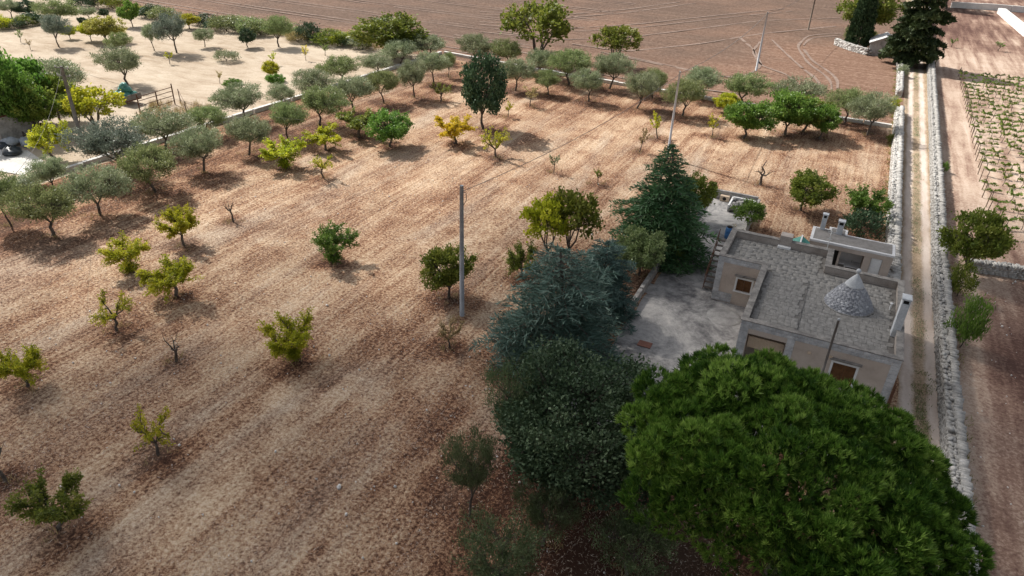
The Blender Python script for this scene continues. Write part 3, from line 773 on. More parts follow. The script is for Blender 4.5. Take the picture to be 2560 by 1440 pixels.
s = MB(); s.lathe(-3.75, 18.0, [(.22, .965), (.235, 1.02), (.20, 1.05), (.05, 1.07)], 16); s.build('lid', MAT['dark'], bar)
hp = at(1612, 861); s = MB(); s.box(hp[0] - .42, hp[0] + .42, hp[1] - .32, hp[1] + .32, .0, .035)
hatch = s.build('hatch', pmat('red brown painted hatch', [(.20, .09, .065), (.27, .13, .095)], 2, 4, .75), None, bevel=.01); tag(hatch, 'red brown square hatch cover in the concrete yard', 'hatch')
cpn = at(1810, 792); s = MB(); s.lathe(cpn[0], cpn[1], [(1.15, -.03), (1.13, .002), (.9, .006), (.05, .008)], 36)
tag(s.build('concrete_patch', pmat('pale cement patch', [(.20, .195, .19), (.33, .32, .31), (.44, .43, .41)], 1.3, 7, .9), None, True), 'round pale cement patch in the yard in front of the wing', 'patch')
s = MB(); pv = at(1766, 490); s.box(-6.0, -5.2, 25.6, 25.98, 0, .5); pk = tag(s.build('pump_box', MAT['tan'], None, bevel=.02), 'tan vent box against the far yard wall', 'vent box')
s = MB(); s.lathe(0, 0, [(.16, 0), (.16, .02)], 16); ven = s.build('vent_hole', MAT['dark'], pk); ven.rotation_euler = (math.pi / 2, 0, 0); ven.location = (-5.6, 25.595, .25)

# far trullo hut with stone roof
hut = thing('stone_hut', 'far dry stone hut with pale pitched stone roof beside the cypress', 'hut', (5, 106, 0))
MAT['hutwall'] = pmat('rough grey stonework', [(.20, .19, .18), (.35, .335, .32), (.48, .46, .44)], 1.4, 6, .93, .6, .05, 5)
MAT['hutroof'] = pmat('pale chalky stone roof', [(.42, .41, .40), (.60, .59, .58), (.72, .71, .70)], 1.2, 6, .9, .5, .04, 6)
s = MB(); s.add([(3.0, 104.5, -.1), (7.6, 104.3, -.1), (7.6, 110, -.1), (3.0, 110, -.1), (3.1, 104.7, 2.0), (7.5, 104.5, 2.0), (7.5, 109.8, 2.0), (3.1, 109.8, 2.0), (5.3, 104.6, 3.1), (5.3, 109.8, 3.1)],
              [(0, 1, 5, 8, 4), (1, 2, 6, 5), (2, 3, 7, 9, 6), (3, 0, 4, 7)]); s.build('wall', MAT['hutwall'], hut)
for sd in (-1, 1):
    for i in range(7):
        f0, f1 = i / 7, (i + 1) / 7 + .02
        x0, x1 = 5.3 + sd * 2.45 * (1 - f0), 5.3 + sd * 2.45 * (1 - f1); z0, z1 = 2.0 + 1.15 * f0, 2.0 + 1.15 * f1
        s = MB()
        yy = 104.4
        while yy < 109.9:
            l = random.uniform(.5, .9); dz = random.uniform(0, .05)
            s.add([(x0, yy, z0 + .06 + dz), (x1, yy, z1 + .06 + dz), (x1, yy + l - .03, z1 + .06 + dz), (x0, yy + l - .03, z0 + .06 + dz), (x0, yy, z0 - .06), (x1, yy, z1 - .06), (x1, yy + l - .03, z1 - .06), (x0, yy + l - .03, z0 - .06)],
                  [(0, 1, 2, 3), (4, 7, 6, 5), (0, 3, 7, 4), (1, 5, 6, 2), (0, 4, 5, 1), (3, 2, 6, 7)])
            yy += l
        s.build('roof_course', MAT['hutroof'], hut)
s = MB(); s.lathe(0, 0, [(.2, -.03), (.2, .03), (.12, .04)], 14); o_ = s.build('round_window', MAT['dark'], hut); o_.rotation_euler = (math.pi / 2, 0, 0); o_.location = (-.7, -1.43, 1.45)
dry_wall('dry_stone_wall', 'ruined stone wall from the cypress to the far hut', [(-2.6, 111), (.5, 106.5), (3.0, 104.2)], .8, 1.0, 0, seed=9, size=(.45, .3, .22))
# white walls top right
MAT['limewall'] = pmat('bright limewashed wall', [(.62, .60, .57), (.72, .70, .67), (.78, .765, .74)], .8, 5, .9, .3, .03)
def lime(label, path, w, h): return low_wall(label, path, h, w, 'white_wall', 'limewall')
lime('thick bright white wall slanting down at the far right corner', [(31.5, 144), (29.6, 178)], 1.6, 1.2)
lime('bright white wall across the far right end of the land', [(19, 180.5), (29, 183), (48, 184)], .5, 1.4)
lime('white gate pillar wall at the far end of the lane', [(12.9, 130), (13.4, 160), (14.5, 178)], .7, 1.3)
# ------------------------------------------------------------------ vegetation: shapes
def unit(a): return a / np.maximum(np.linalg.norm(a, axis=-1, keepdims=True), 1e-9)

def leaf_quads(c, a, L, W, r, flat=0.0):
    """diamond leaves at centres c along axes a"""
    rn = r.normal(size=c.shape) * (1 - flat); rn[:, 2] += flat
    b = unit(np.cross(a, rn))
    L = np.broadcast_to(np.asarray(L, float), (len(c),))[:, None]; W = np.broadcast_to(np.asarray(W, float), (len(c),))[:, None]
    V = np.stack([c - a * L * .5, c + b * W * .5 - a * L * .05, c + a * L * .5, c - b * W * .5 - a * L * .05], 1).reshape(-1, 3)
    F = np.arange(len(c) * 4).reshape(-1, 4)
    return V, F

def tubes(segs, k=5):
    """segs: list of (p0, p1, r0, r1)"""
    P0 = np.array([s[0] for s in segs], float); P1 = np.array([s[1] for s in segs], float)
    R0 = np.array([s[2] for s in segs]); R1 = np.array([s[3] for s in segs])
    d = unit(P1 - P0); ref = np.where(np.abs(d[:, 2:3]) > .9, np.array([[1.0, 0, 0]]), np.array([[0, 0, 1.0]]))
    x = unit(np.cross(d, ref)); y = np.cross(d, x)
    an = np.arange(k) * 2 * np.pi / k
    ring = x[:, None] * np.cos(an)[None, :, None] + y[:, None] * np.sin(an)[None, :, None]
    V = np.concatenate([P0[:, None] + ring * R0[:, None, None], P1[:, None] + ring * R1[:, None, None]], 1)
    n = len(segs); base = np.arange(n)[:, None] * 2 * k
    j = np.arange(k); j1 = (j + 1) % k
    F = np.stack([base + j, base + j1, base + k + j1, base + k + j], -1).reshape(-1, 4)
    return V.reshape(-1, 3), F

def curve(p0, p1, r0, r1, r, n=3, wob=.06, sag=0.0):
    p0, p1 = np.array(p0, float), np.array(p1, float); L = np.linalg.norm(p1 - p0)
    pts = [p0 + (p1 - p0) * i / n for i in range(n + 1)]
    for i in range(1, n): pts[i] = pts[i] + r.normal(0, wob * L, 3) + np.array([0, 0, sag * L * math.sin(math.pi * i / n)])
    rs = [r0 + (r1 - r0) * i / n for i in range(n + 1)]
    return [(pts[i], pts[i + 1], rs[i], rs[i + 1]) for i in range(n)], pts

def skeleton(r, th, nl, targets, r0, lean=.06, wob=.05):
    """trunk, limbs and twigs that reach the leaf clumps"""
    top = np.array([r.normal(0, lean), r.normal(0, lean), th])
    segs, _ = curve((0, 0, -.03), top, r0 * 1.25, r0 * .85, r, 3, .05)
    az = np.arctan2(targets[:, 1] - top[1], targets[:, 0] - top[0]); cut = r.random() * 6.28
    sec = (((az - cut) % (2 * np.pi)) / (2 * np.pi) * nl).astype(int)
    for s in range(nl):
        tg = targets[sec == s]
        if not len(tg): continue
        end = top + (tg.mean(0) - top) * .95
        sg, pts = curve(top, end, r0 * .62, r0 * .22, r, 4, wob, .06); segs += sg
        pts = np.array(pts[1:])
        for t in tg:
            n = np.argmin(np.linalg.norm(pts - t, axis=1)); n = max(0, n - (1 if r.random() < .5 else 0))
            sg, _ = curve(pts[n], t, r0 * .17, r0 * .05, r, 2, .07, .04); segs += sg
    return segs

def dome_targets(r, n, zc, rx, rz, inner=.45, low=-.55, lobes=5, lob=.22):
    d = unit(r.normal(size=(n * 3, 3))); d = d[d[:, 2] > low][:n]
    ld = unit(r.normal(size=(lobes, 3))); ld[:, 2] = np.abs(ld[:, 2])
    bump = 1 - lob + lob * 1.5 * np.clip((d @ ld.T), 0, 1).max(1) ** 2
    rad = (inner + (1 - inner) * r.random(len(d)) ** .55) * bump
    return np.stack([d[:, 0] * rad * rx, d[:, 1] * rad * rx, zc + d[:, 2] * rad * rz], 1)

def clump_leaves(r, tg, per, sig, L, W, up=.5, center=None, flat=0.0, out=.7):
    c = np.repeat(tg, per, 0) + r.normal(0, 1, (len(tg) * per, 3)) * np.array(sig)
    cen = np.array([0, 0, .5]) if center is None else np.array(center)
    o = unit(c - cen)
    a = unit(o * out + r.normal(0, .6, c.shape) + np.array([0, 0, up]))
    V, F = leaf_quads(c, a, L * (.7 + .6 * r.random(len(c))), W * (.7 + .6 * r.random(len(c))), r, flat)
    ct = np.repeat(r.random(len(tg)), per)
    tone = np.clip(.5 * ct + .5 * r.random(len(c)), 0, 1)
    return V, F, np.repeat(tone, 4)

def shoots_leaves(r, starts, dirs, lens, per, L, W, rad, sag=.0):
    Cs, As, Ts = [], [], []
    for s, d, l in zip(starts, dirs, lens):
        t = r.random(per) ** .8
        p = s + np.outer(t * l, d) + np.outer(t ** 2, [0, 0, -sag * l])
        off = unit(r.normal(size=(per, 3)))
        Cs.append(p + off * rad * (.3 + r.random((per, 1)))); As.append(unit(off + d * .5 + [0, 0, -.25])); Ts.append(np.clip(r.random() * .55 + r.random(per) * .5, 0, 1))
    c = np.vstack(Cs); a = np.vstack(As)
    V, F = leaf_quads(c, a, L * (.6 + .7 * r.random(len(c))), W * (.6 + .7 * r.random(len(c))), r, .35)
    return V, F, np.repeat(np.concatenate(Ts), 4)

def join(*parts):
    Vs, Fs, Ts, n = [], [], [], 0
    for V, F, t in parts: Vs.append(V); Fs.append(F + n); Ts.append(t); n += len(V)
    return np.vstack(Vs), np.vstack(Fs), np.concatenate(Ts)

def shape_olive(r, n=170, per=62, L=.046, W=.016, lob=.45, lobes=7):
    tg = dome_targets(r, n, .65, .50 + lob * .12, .36, .35, -.66, lobes, lob)
    seg = skeleton(r, .27 + r.random() * .06, 4, tg, .026, .05)
    return clump_leaves(r, tg, per, (.05, .05, .04), L, W, .6), tubes(seg)

def shape_fruit(r, ns=60, per=64, sucker=0, L=.05, W=.036, dense=1.0):
    """open vase of limbs carrying leafy upright shoots"""
    th = .24 + r.random() * .06; top = np.array([r.normal(0, .04), r.normal(0, .04), th])
    seg, _ = curve((0, 0, -.03), top, .036, .027, r, 3, .05)
    S, D, Ls = [], [], []
    nl = 5; a0 = r.random() * 6.28
    for i in range(nl):
        a = a0 + i * 2 * math.pi / nl + r.normal(0, .25); rr_ = .20 + r.random() * .18
        end = np.array([math.cos(a) * rr_, math.sin(a) * rr_, .48 + r.random() * .16])
        sg, pts = curve(top, end, .02, .009, r, 3, .07, .05); seg += sg
        for k in range(max(2, ns // nl)):
            p = pts[1 + r.integers(0, len(pts) - 1)]
            d = unit(np.array([math.cos(a) * .75, math.sin(a) * .75, .75]) + r.normal(0, .62, 3)); l = .13 + r.random() * .2
            q = p + d * l
            hr = math.hypot(q[0], q[1])
            if hr > .49: l *= .6
            seg.append((p, p + d * l, .009, .003)); S.append(p + d * l * .15); D.append(d); Ls.append(l)
    out = shoots_leaves(r, S, D, Ls, int(per * dense), L, W, .055)
    if sucker:
        tg = np.stack([r.normal(0, .07, sucker), r.normal(0, .07, sucker), .05 + r.random(sucker) * .2], 1)
        V, F, t = clump_leaves(r, tg, 16, (.03, .03, .04), .05, .026, .8, (0, 0, 0)); out = join(out, (V, F, t * .35))
    return out, tubes(seg)

def shape_round(r, n=150, per=60, L=.054, W=.036, zc=.58, rz=.42, th=.22, low=-.9, inner=.5, lob=.55, r0=.028, sig=.047):
    tg = dome_targets(r, n, zc, .47 + lob * .1, rz, inner, low, 7, lob)
    return clump_leaves(r, tg, per, (sig, sig, sig * .85), L, W, .35, (0, 0, zc)), tubes(skeleton(r, th, 5, tg, r0, .03))

def shape_shrub(r, n=60, per=34, L=.09, W=.03):
    tg = dome_targets(r, n, .35, .46, .6, .5, -.25, 5, .35); tg[:, 2] = np.clip(tg[:, 2], .05, 1)
    return clump_leaves(r, tg, per, (.07, .07, .07), L, W, .8, (0, 0, 0)), tubes(skeleton(r, .08, 5, tg, .018, .02))

def shape_whip(r, ns=9, per=20):
    """young sparse tree: thin stem and a few leafy shoots"""
    seg, pts = curve((0, 0, -.03), (r.normal(0, .05), r.normal(0, .05), .5), .03, .018, r, 3, .05)
    S, D, Ls = [], [], []
    for k in range(ns):
        p = pts[-1] if k % 2 else pts[-2]; a = r.random() * 6.28
        d = unit(np.array([math.cos(a) * .8, math.sin(a) * .8, .55 + r.random() * .6])); l = .28 + r.random() * .2
        seg.append((p, p + d * l, .012, .004)); S.append(p + d * l * .3); D.append(d); Ls.append(l * .75)
    return shoots_leaves(r, S, D, Ls, per, .10, .06, .06), tubes(seg)

def shape_bare(r):
    th = .38; top = np.array([r.normal(0, .05), r.normal(0, .05), th])
    seg, _ = curve((0, 0, -.03), top, .06, .045, r, 3, .06)
    for i in range(4):
        a = i * 1.57 + r.normal(0, .4); e = top + np.array([math.cos(a) * .25, math.sin(a) * .25, .12 + r.random() * .35])
        sg, pts = curve(top, e, .036, .016, r, 3, .10); seg += sg
        for k in range(3):
            p = pts[1 + k]; d = unit(r.normal(0, .5, 3) + [math.cos(a) * .5, math.sin(a) * .5, .9]); seg += curve(p, p + d * (.12 + .16 * r.random()), .012, .003, r, 2, .1)[0]
    V, F = leaf_quads(top + r.normal(0, .12, (10, 3)) + [0, 0, .3], unit(r.normal(size=(10, 3))), .05, .03, r)
    return (V, F, r.random(40)), tubes(seg)

def shape_vine(r):
    seg, pts = curve((0, 0, -.03), (r.normal(0, .04), r.normal(0, .04), .55), .03, .02, r, 3, .06)
    S, D, Ls = [], [], []
    for k in range(8):
        s = 1 if k % 2 else -1
        d = unit(np.array([s * (.5 + r.random()), r.normal(0, .35), .35 + r.random() * .8])); l = .28 + r.random() * .28
        seg.append((pts[-1], pts[-1] + d * l, .01, .004)); S.append(pts[-1] + d * .04); D.append(d); Ls.append(l)
    return shoots_leaves(r, S, D, Ls, 16, .13, .10, .06, .3), tubes(seg)

def shape_cedar(r, levels=30, open_=.0, droop=.10, power=.85, blade=(.060, .013), base=.07):
    """layered conifer: flat sprays on near level branches"""
    seg, _ = curve((0, 0, -.02), (r.normal(0, .01), r.normal(0, .01), .98), .030, .004, r, 6, .008)
    Cs, As, Ts = [], [], []
    for i in range(levels):
        f = i / (levels - 1); z = base + (.97 - base) * f ** .92
        R = .5 * (1 - f) ** power * (.9 + .1 * math.sin(i * 2.1)) + .012
        nb = int(8 - 3 * f); a0 = r.random() * 6.28
        for k in range(nb):
            a = a0 + k * 2 * math.pi / nb + r.normal(0, .22); l = R * (.68 + .36 * r.random())
            hd = np.array([math.cos(a), math.sin(a), 0]); sd = np.array([-math.sin(a), math.cos(a), 0])
            tilt = .22 * f - droop * (1 - f) + r.normal(0, .05)
            tone0 = r.random()
            def bp(t): return np.array([0, 0, z]) + hd * l * t + np.array([0, 0, l * (tilt * t + .10 * t - .22 * t * t)])
            n = 4
            for q in range(n): seg.append((bp(q / n), bp((q + 1) / n), .007 * (1 - f * .7) * (1 - q / n) + .001, .007 * (1 - f * .7) * (1 - (q + 1) / n) + .0008))
            nt_ = max(3, int(l / .022))
            for q in range(nt_):
                t = .16 + .84 * (q + r.random() * .6) / nt_; p = bp(min(t, 1))
                tl = min(.16, l * .42) * (1 - .75 * t ** 2) * (.6 + .6 * r.random()) + .012
                for s in (-1, 1):
                    d = unit(hd * (.55 + .3 * r.random()) + sd * s * (.8 + .2 * r.random()) + np.array([0, 0, r.normal(-.02, .10)]))
                    m = max(2, int(tl / .014)); tt = (np.arange(m) + r.random(m)) / m
                    c = p + np.outer(tt * tl, d) + np.stack([np.zeros(m), np.zeros(m), -.35 * tl * tt ** 2], 1) + r.normal(0, .004, (m, 3))
                    ax = unit(d + r.normal(0, .45, (m, 3)) + [0, 0, .18])
                    Cs.append(c); As.append(ax); Ts.append(np.clip(.5 * tone0 + .3 * r.random(m) + .2 * tt, 0, 1))
    c, a, t = np.vstack(Cs), np.vstack(As), np.concatenate(Ts)
    V, F = leaf_quads(c, a, blade[0] * (.6 + .7 * r.random(len(c))), blade[1] * (.7 + .6 * r.random(len(c))), r, .3)
    return (V, F, np.repeat(t, 4)), tubes(seg)

def shape_cypress(r):
    n = 900; z = .04 + .95 * r.random(n) ** .9; a = r.random(n) * 6.28
    R = .46 * np.clip(np.minimum((z + .03) / .12, 1), 0, 1) * (1 - z ** 2.6) ** .8 * (.75 + .25 * r.random(n)) + .02
    tg = np.stack([np.cos(a) * R, np.sin(a) * R, z], 1)
    c = np.repeat(tg, 16, 0) + r.normal(0, 1, (n * 16, 3)) * [.05, .05, .012]
    ax = unit(np.stack([c[:, 0] * .25, c[:, 1] * .25, np.full(len(c), .16)], 1) + r.normal(0, .05, c.shape))
    V, F = leaf_quads(c, ax, .03, .06, r)
    return (V, F, np.repeat(np.repeat(r.random(n), 16) * .6 + .4 * r.random(n * 16), 4)), tubes(curve((0, 0, -.02), (0, 0, .9), .05, .01, r, 4, .01)[0])

def shape_pine(r, R=5.3, b=2.1, zc=6.15, tilt=-.2):
    """umbrella pine in metres: boughs are domes set with small upright needle brushes"""
    def shell(n, low, k, seed0):
        i = np.arange(n) + .5; ph = np.pi * (1 + 5 ** .5) * i + seed0
        zz = 1 - (1 - low) * i / n
        rad = np.sqrt(np.clip(1 - zz ** 2, 0, 1)); d = np.stack([np.cos(ph) * rad, np.sin(ph) * rad, zz], 1)
        p = d * [R * k, R * k, b * k] * (1 + r.normal(0, .075, (n, 1))) + r.normal(0, .22, (n, 3))
        return d, p
    d1, p1 = shell(135, -.45, 1.0, 0.0); d2, p2 = shell(110, -.5, .80, 1.0); d3, p3 = shell(90, -.55, .58, 2.0)
    d = np.vstack([d1, d2, d3]); p = np.vstack([p1, p2, p3]); lay = np.r_[np.zeros(135), np.ones(110), 2 * np.ones(90)]
    ok = ~((p[:, 1] < -4.1) & (p[:, 0] < .2) & (p[:, 0] > -4))          # the crown is open on the near left, where a limb is gone
    d, p, lay = d[ok], p[ok], lay[ok]
    p[:, 2] += zc + tilt * p[:, 0]
    Cs, As, Ls, Ts = [], [], [], []
    for k in range(len(p)):
        rb = (.55 + .48 * r.random()) * (1 if lay[k] == 0 else 1.2); m = 92 if lay[k] == 0 else (84 if lay[k] == 1 else 64)
        q = unit(r.normal(size=(m * 4, 3)) + d[k] * .5 + [0, 0, .35]); q = q[(q @ unit(d[k] + [0, 0, .5])) > -.25][:m]; m = len(q)
        tc = p[k] + q * rb * [1, 1, .8] * (.80 + .25 * r.random((m, 1)))
        td = unit(q * .55 + np.array([0, 0, .8]) + r.normal(0, .2, (m, 3)))
        tt = np.clip(.42 + .22 * r.normal() + r.normal(0, .26, m), 0, 1)
        nd = 17 if lay[k] == 0 else 10
        dirs = unit(np.repeat(td, nd, 0) + r.normal(0, .30, (m * nd, 3)))
        l = .24 + .12 * r.random(m * nd)
        Cs.append(np.repeat(tc, nd, 0) + dirs * l[:, None] * .5); As.append(dirs); Ls.append(l); Ts.append(np.clip(np.repeat(tt, nd) + r.normal(0, .08, m * nd), 0, 1))
    c, a, t, L = np.vstack(Cs), np.vstack(As), np.concatenate(Ts), np.concatenate(Ls)
    V, F = leaf_quads(c, a, L, .034, r)
    seg, pts = curve((0, 0, -.2), (.3, .2, zc - b * .85), .38, .28, r, 4, .02)
    top = pts[-1]
    for k in range(11):
        aa = k * .571 + r.normal(0, .15); e = np.array([math.cos(aa) * R * .5, math.sin(aa) * R * .5, zc - b * .25])
        sg, pp = curve(top, e, .17, .07, r, 4, .04, .04); seg += sg
        for q in p[np.argsort(np.linalg.norm(p - e, axis=1))[:26]]: seg += curve(pp[-2 if r.random() < .5 else -1], q, .04, .014, r, 2, .06)[0]
    return (V, F, np.repeat(t, 4)), tubes(seg, 7)

# ------------------------------------------------------------------ vegetation: materials
MAT['bark'] = pmat('grey brown bark', [(.055, .045, .038), (.11, .092, .078), (.17, .145, .125)], 3, 5, .95, .5, .03, 18)
LM = {
 'olive': leafmat('silver olive leaf', [(.14, .175, .09), (.28, .325, .18), (.45, .485, .32)], .3, .5),
 'olive_green': leafmat('green olive leaf', [(.115, .155, .055), (.24, .29, .115), (.39, .43, .21)], .32, .5),
 'olive_blue': leafmat('blue grey olive leaf', [(.09, .12, .09), (.19, .23, .175), (.34, .375, .31)], .25, .5),
 'olive_shaded': leafmat('shade darkened olive leaf', [(.055, .082, .033), (.11, .15, .066), (.20, .245, .125)], .28, .55),  # darker copy of the olive leaf, shade put into the colour
 'lime': leafmat('yellow green autumn leaf', [(.20, .24, .016), (.42, .44, .03), (.64, .59, .06)], .5, .5),
 'yellow': leafmat('yellow autumn leaf', [(.42, .36, .02), (.68, .53, .03), (.78, .64, .06)], .45, .5),
 'paleyellow': leafmat('pale yellow leaf', [(.28, .30, .05), (.44, .43, .09), (.60, .58, .2)], .42, .5),
 'green': leafmat('fresh green leaf', [(.07, .14, .02), (.14, .25, .04), (.26, .37, .085)], .4, .45),
 'midgreen': leafmat('leaf turning olive yellow', [(.085, .125, .02), (.18, .225, .035), (.31, .32, .065)], .4, .5),
 'dark': leafmat('dark evergreen leaf', [(.026, .056, .026), (.056, .10, .046), (.125, .18, .095)], .15, .62),
 'tan': leafmat('dry tan leaf', [(.22, .165, .07), (.38, .30, .14), (.50, .41, .22)], .35, .6),
 'cedar': leafmat('deep green cedar needle', [(.035, .09, .034), (.07, .16, .06), (.14, .24, .10)], .2, .5, .03),
 'bluecedar': leafmat('blue green cedar needle', [(.045, .09, .07), (.095, .165, .135), (.19, .27, .225)], .15, .5, .03),
 'pine': leafmat('bright pine needle', [(.04, .095, .014), (.12, .225, .03), (.29, .42, .085)], .3, .45, .03),
 'cypress': leafmat('black green cypress', [(.014, .032, .013), (.03, .06, .022), (.065, .105, .04)], .1, .6, .03),
 'fir': leafmat('dark fir needle', [(.02, .036, .014), (.042, .066, .022), (.085, .12, .042)], .12, .6, .03),
 'vine': leafmat('vine leaf', [(.09, .165, .025), (.18, .27, .045), (.32, .39, .09)], .4, .5),
}

def proto(kind, fn, count, mat, **kw):
    res = []
    for i in range(count):
        r = np.random.default_rng(sum(map(ord, kind)) * 7 + i)
        (V, F, t), (TV, TF) = fn(r, **kw)
        res.append((np_mesh('crown', V, F, t, LM[mat]), np_mesh('trunk', TV, TF, None, MAT['bark'], True)))
    return res
PROTO = {
 'olive': proto('olive', shape_olive, 6, 'olive'),
 'olive_near': proto('olive_near', shape_olive, 3, 'olive_green', n=130, per=70, L=.042, W=.012, lob=.6, lobes=5),
 'fruit': proto('fruit', shape_fruit, 5, 'lime'),
 'fruit_near': proto('fruit_near', shape_fruit, 4, 'lime', ns=80, per=84, L=.040, W=.029),
 'fruit_sucker': proto('fruit_sucker', shape_fruit, 3, 'lime', sucker=60, ns=75, per=80, L=.040, W=.029),
 'fruit_thin': proto('fruit_thin', shape_fruit, 3, 'lime', ns=34, per=44, L=.044, W=.032),
 'round': proto('round', shape_round, 4, 'green'),
 'tallround': proto('tallround', shape_round, 3, 'dark', n=170, per=44, zc=.56, rz=.44, th=.2, lob=.24, L=.05, W=.034),
 'walnut': proto('walnut', shape_round, 3, 'lime', n=85, per=34, zc=.66, rz=.33, th=.16, low=-.5, inner=.35, lob=.3, L=.06, W=.042),
 'shrub': proto('shrub', shape_shrub, 5, 'dark'),
 'whip': proto('whip', shape_whip, 4, 'lime'),
 'bare': proto('bare', shape_bare, 4, 'tan'),
 'vine': proto('vine', shape_vine, 5, 'vine'),
 'cypress': proto('cypress', shape_cypress, 1, 'cypress'),
 'cedar_far': proto('cedar_far', shape_cedar, 1, 'cedar', levels=11, power=.38, droop=.12, blade=(.09, .03), base=.16),
}
_cnt = {}
def plant(kind, name, label, cat, base, w, h, mat=None, group=None, rot=None, var=None, parts=True, soil=0.0):
    k = _cnt.get(kind, 0); _cnt[kind] = k + 1
    cm, tm = PROTO[kind][(k if var is None else var) % len(PROTO[kind])]
    root = thing(name, label, cat, (base[0], base[1], base[2] if len(base) > 2 else 0), group)
    tl = .07 if kind in ('olive', 'fruit', 'fruit_near', 'fruit_thin', 'fruit_sucker', 'bare') else 0
    root.rotation_euler = (random.uniform(-tl, tl), random.uniform(-tl, tl), random.uniform(0, 6.28) if rot is None else rot); root.scale = (w * random.uniform(.95, 1.1), w * random.uniform(.9, 1.05), h)
    c = link('crown', cm, root); link('trunk', tm, root)
    if mat and cm.materials[0] != LM[mat]:
        c.material_slots[0].link = 'OBJECT'; c.material_slots[0].material = LM[mat]
    if soil: SOIL_SHADE_SPOTS.append((base[0], base[1], soil))
    return root

def grow(kind, name, label, cat, bu, bv, tv, u0, u1, mat=None, group=None, soil=0.0, wk=1.0, hk=1.0, **kw):
    """a plant measured in the photograph: foot (bu, bv), top row tv, crown from column u0 to u1"""
    b = at(bu, bv); dep = pix((b[0], b[1], 1.5))[2]
    w = (u1 - u0) * dep / FOC * wk; h = tall(b, tv) * hk
    return plant(kind, name, label, cat, (b[0], b[1], 0), w, h, mat, group, soil=soil, **kw)

# ------------------------------------------------------------------ olives of the orchard
def ordw(n):
    base = ['zeroth', 'first', 'second', 'third', 'fourth', 'fifth', 'sixth', 'seventh', 'eighth', 'ninth', 'tenth', 'eleventh', 'twelfth', 'thirteenth', 'fourteenth', 'fifteenth', 'sixteenth', 'seventeenth', 'eighteenth', 'nineteenth']
    if n < 20: return base[n]
    t = {2: 'twenty', 3: 'thirty'}[n // 10]
    return {2: 'twentieth', 3: 'thirtieth'}[n // 10] if n % 10 == 0 else t + '-' + base[n % 10]
ORD = ['first', 'second', 'third', 'fourth', 'fifth', 'sixth', 'seventh', 'eighth', 'ninth', 'tenth', 'eleventh', 'twelfth', 'thirteenth']
row1 = [(28, 564, 432, 0 - 20, 68), (130, 590, 474, 28, 178), (250, 537, 425, 163, 306), (388, 480, 368, 308, 437), (510, 430, 325, 437, 547), (622, 387, 298, 568, 662), (720, 348, 260, 680, 767), (803, 313, 224, 740, 846),
        (884, 278, 194, 845, 932), (960, 257, 177, 918, 992), (1036, 244, 154, 984, 1062), (1085, 209, 134, 1044, 1118), (1121, 193, 134, 1112, 1148)]
for i, (a, b, c, d, e) in enumerate(row1):
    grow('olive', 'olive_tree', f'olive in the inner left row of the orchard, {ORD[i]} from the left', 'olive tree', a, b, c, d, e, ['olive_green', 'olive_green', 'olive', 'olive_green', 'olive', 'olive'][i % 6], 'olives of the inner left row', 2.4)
row2 = [(140, 478, 402, 90, 182), (415, 378, 283, 343, 472), (525, 342, 268, 478, 562), (610, 304, 214, 558, 667), (712, 272, 213, 678, 747), (790, 245, 180, 733, 837), (855, 211, 144, 813, 906), (940, 192, 138, 903, 982), (1000, 167, 104, 953, 1037), (1070, 152, 90, 1023, 1107)]
for i, (a, b, c, d, e) in enumerate(row2):
    grow('olive', 'olive_tree', f'olive in the outer left row by the low wall, {ORD[i]} from the left', 'olive tree', a, b, c, d, e, ['olive', 'olive', 'olive_green', 'olive'][i % 4], 'olives of the outer left row', 2.2)
grow('olive', 'olive_tree', 'large dark blue grey olive in front of the left utility pole', 'olive tree', 290, 440, 312, 183, 352, 'olive_blue', None, 2.6, var=2)
row3 = [(1190, 165, 90, 1145, 1232), (1270, 172, 104, 1228, 1312), (1350, 195, 124, 1318, 1380), (1422, 212, 126, 1374, 1477), (1524, 222, 136, 1486, 1577), (1632, 245, 178, 1598, 1672), (1755, 250, 174, 1708, 1798), (1855, 268, 191, 1808, 1907), (1985, 278, 203, 1928, 2042), (2110, 308, 226, 2056, 2150), (2168, 338, 238, 2128, 2228)]
for i, (a, b, c, d, e) in enumerate(row3):
    grow('olive', 'olive_tree', f'olive in the far row before the ploughed field, {ORD[i]} from the left', 'olive tree', a, b, c, d, e, ['olive', 'olive_green', 'olive', 'olive_green'][i % 4], 'olives of the far row', 2.2)
row4 = [(1288, 226, 148, 1252, 1326), (1370, 237, 178, 1344, 1408), (1470, 253, 178, 1424, 1502), (1592, 272, 184, 1548, 1632), (1705, 290, 204, 1666, 1752)]
for i, (a, b, c, d, e) in enumerate(row4):
    grow('olive', 'olive_tree', f'olive in the short row before the far olives, {ORD[i]} from the left', 'olive tree', a, b, c, d, e, ['olive', 'olive_green', 'olive'][i % 3], 'olives of the second far row', 2.2)
# olives in the shade near the holm oak
for (a, b, c, d, e, lab) in [(1172, 1292, 1112, 1104, 1238, 'slender olive left of the holm oak with a leaning trunk'), (1355, 1362, 1215, 1250, 1418, 'thin dim olive below the holm oak trunk'),
                             (1560, 1440, 1285, 1478, 1645, 'dim olive in deep shade between holm oak and pine'), (1240, 1500, 1345, 1140, 1345, 'bushy olive cut by the bottom picture edge'), (2020, 1520, 1420, 1930, 2150, 'olive in the dark under the pine at the bottom edge')]:
    grow('olive_near', 'olive_tree', lab, 'olive tree', a, b, c, d, e, 'olive_shaded', None, 1.6)

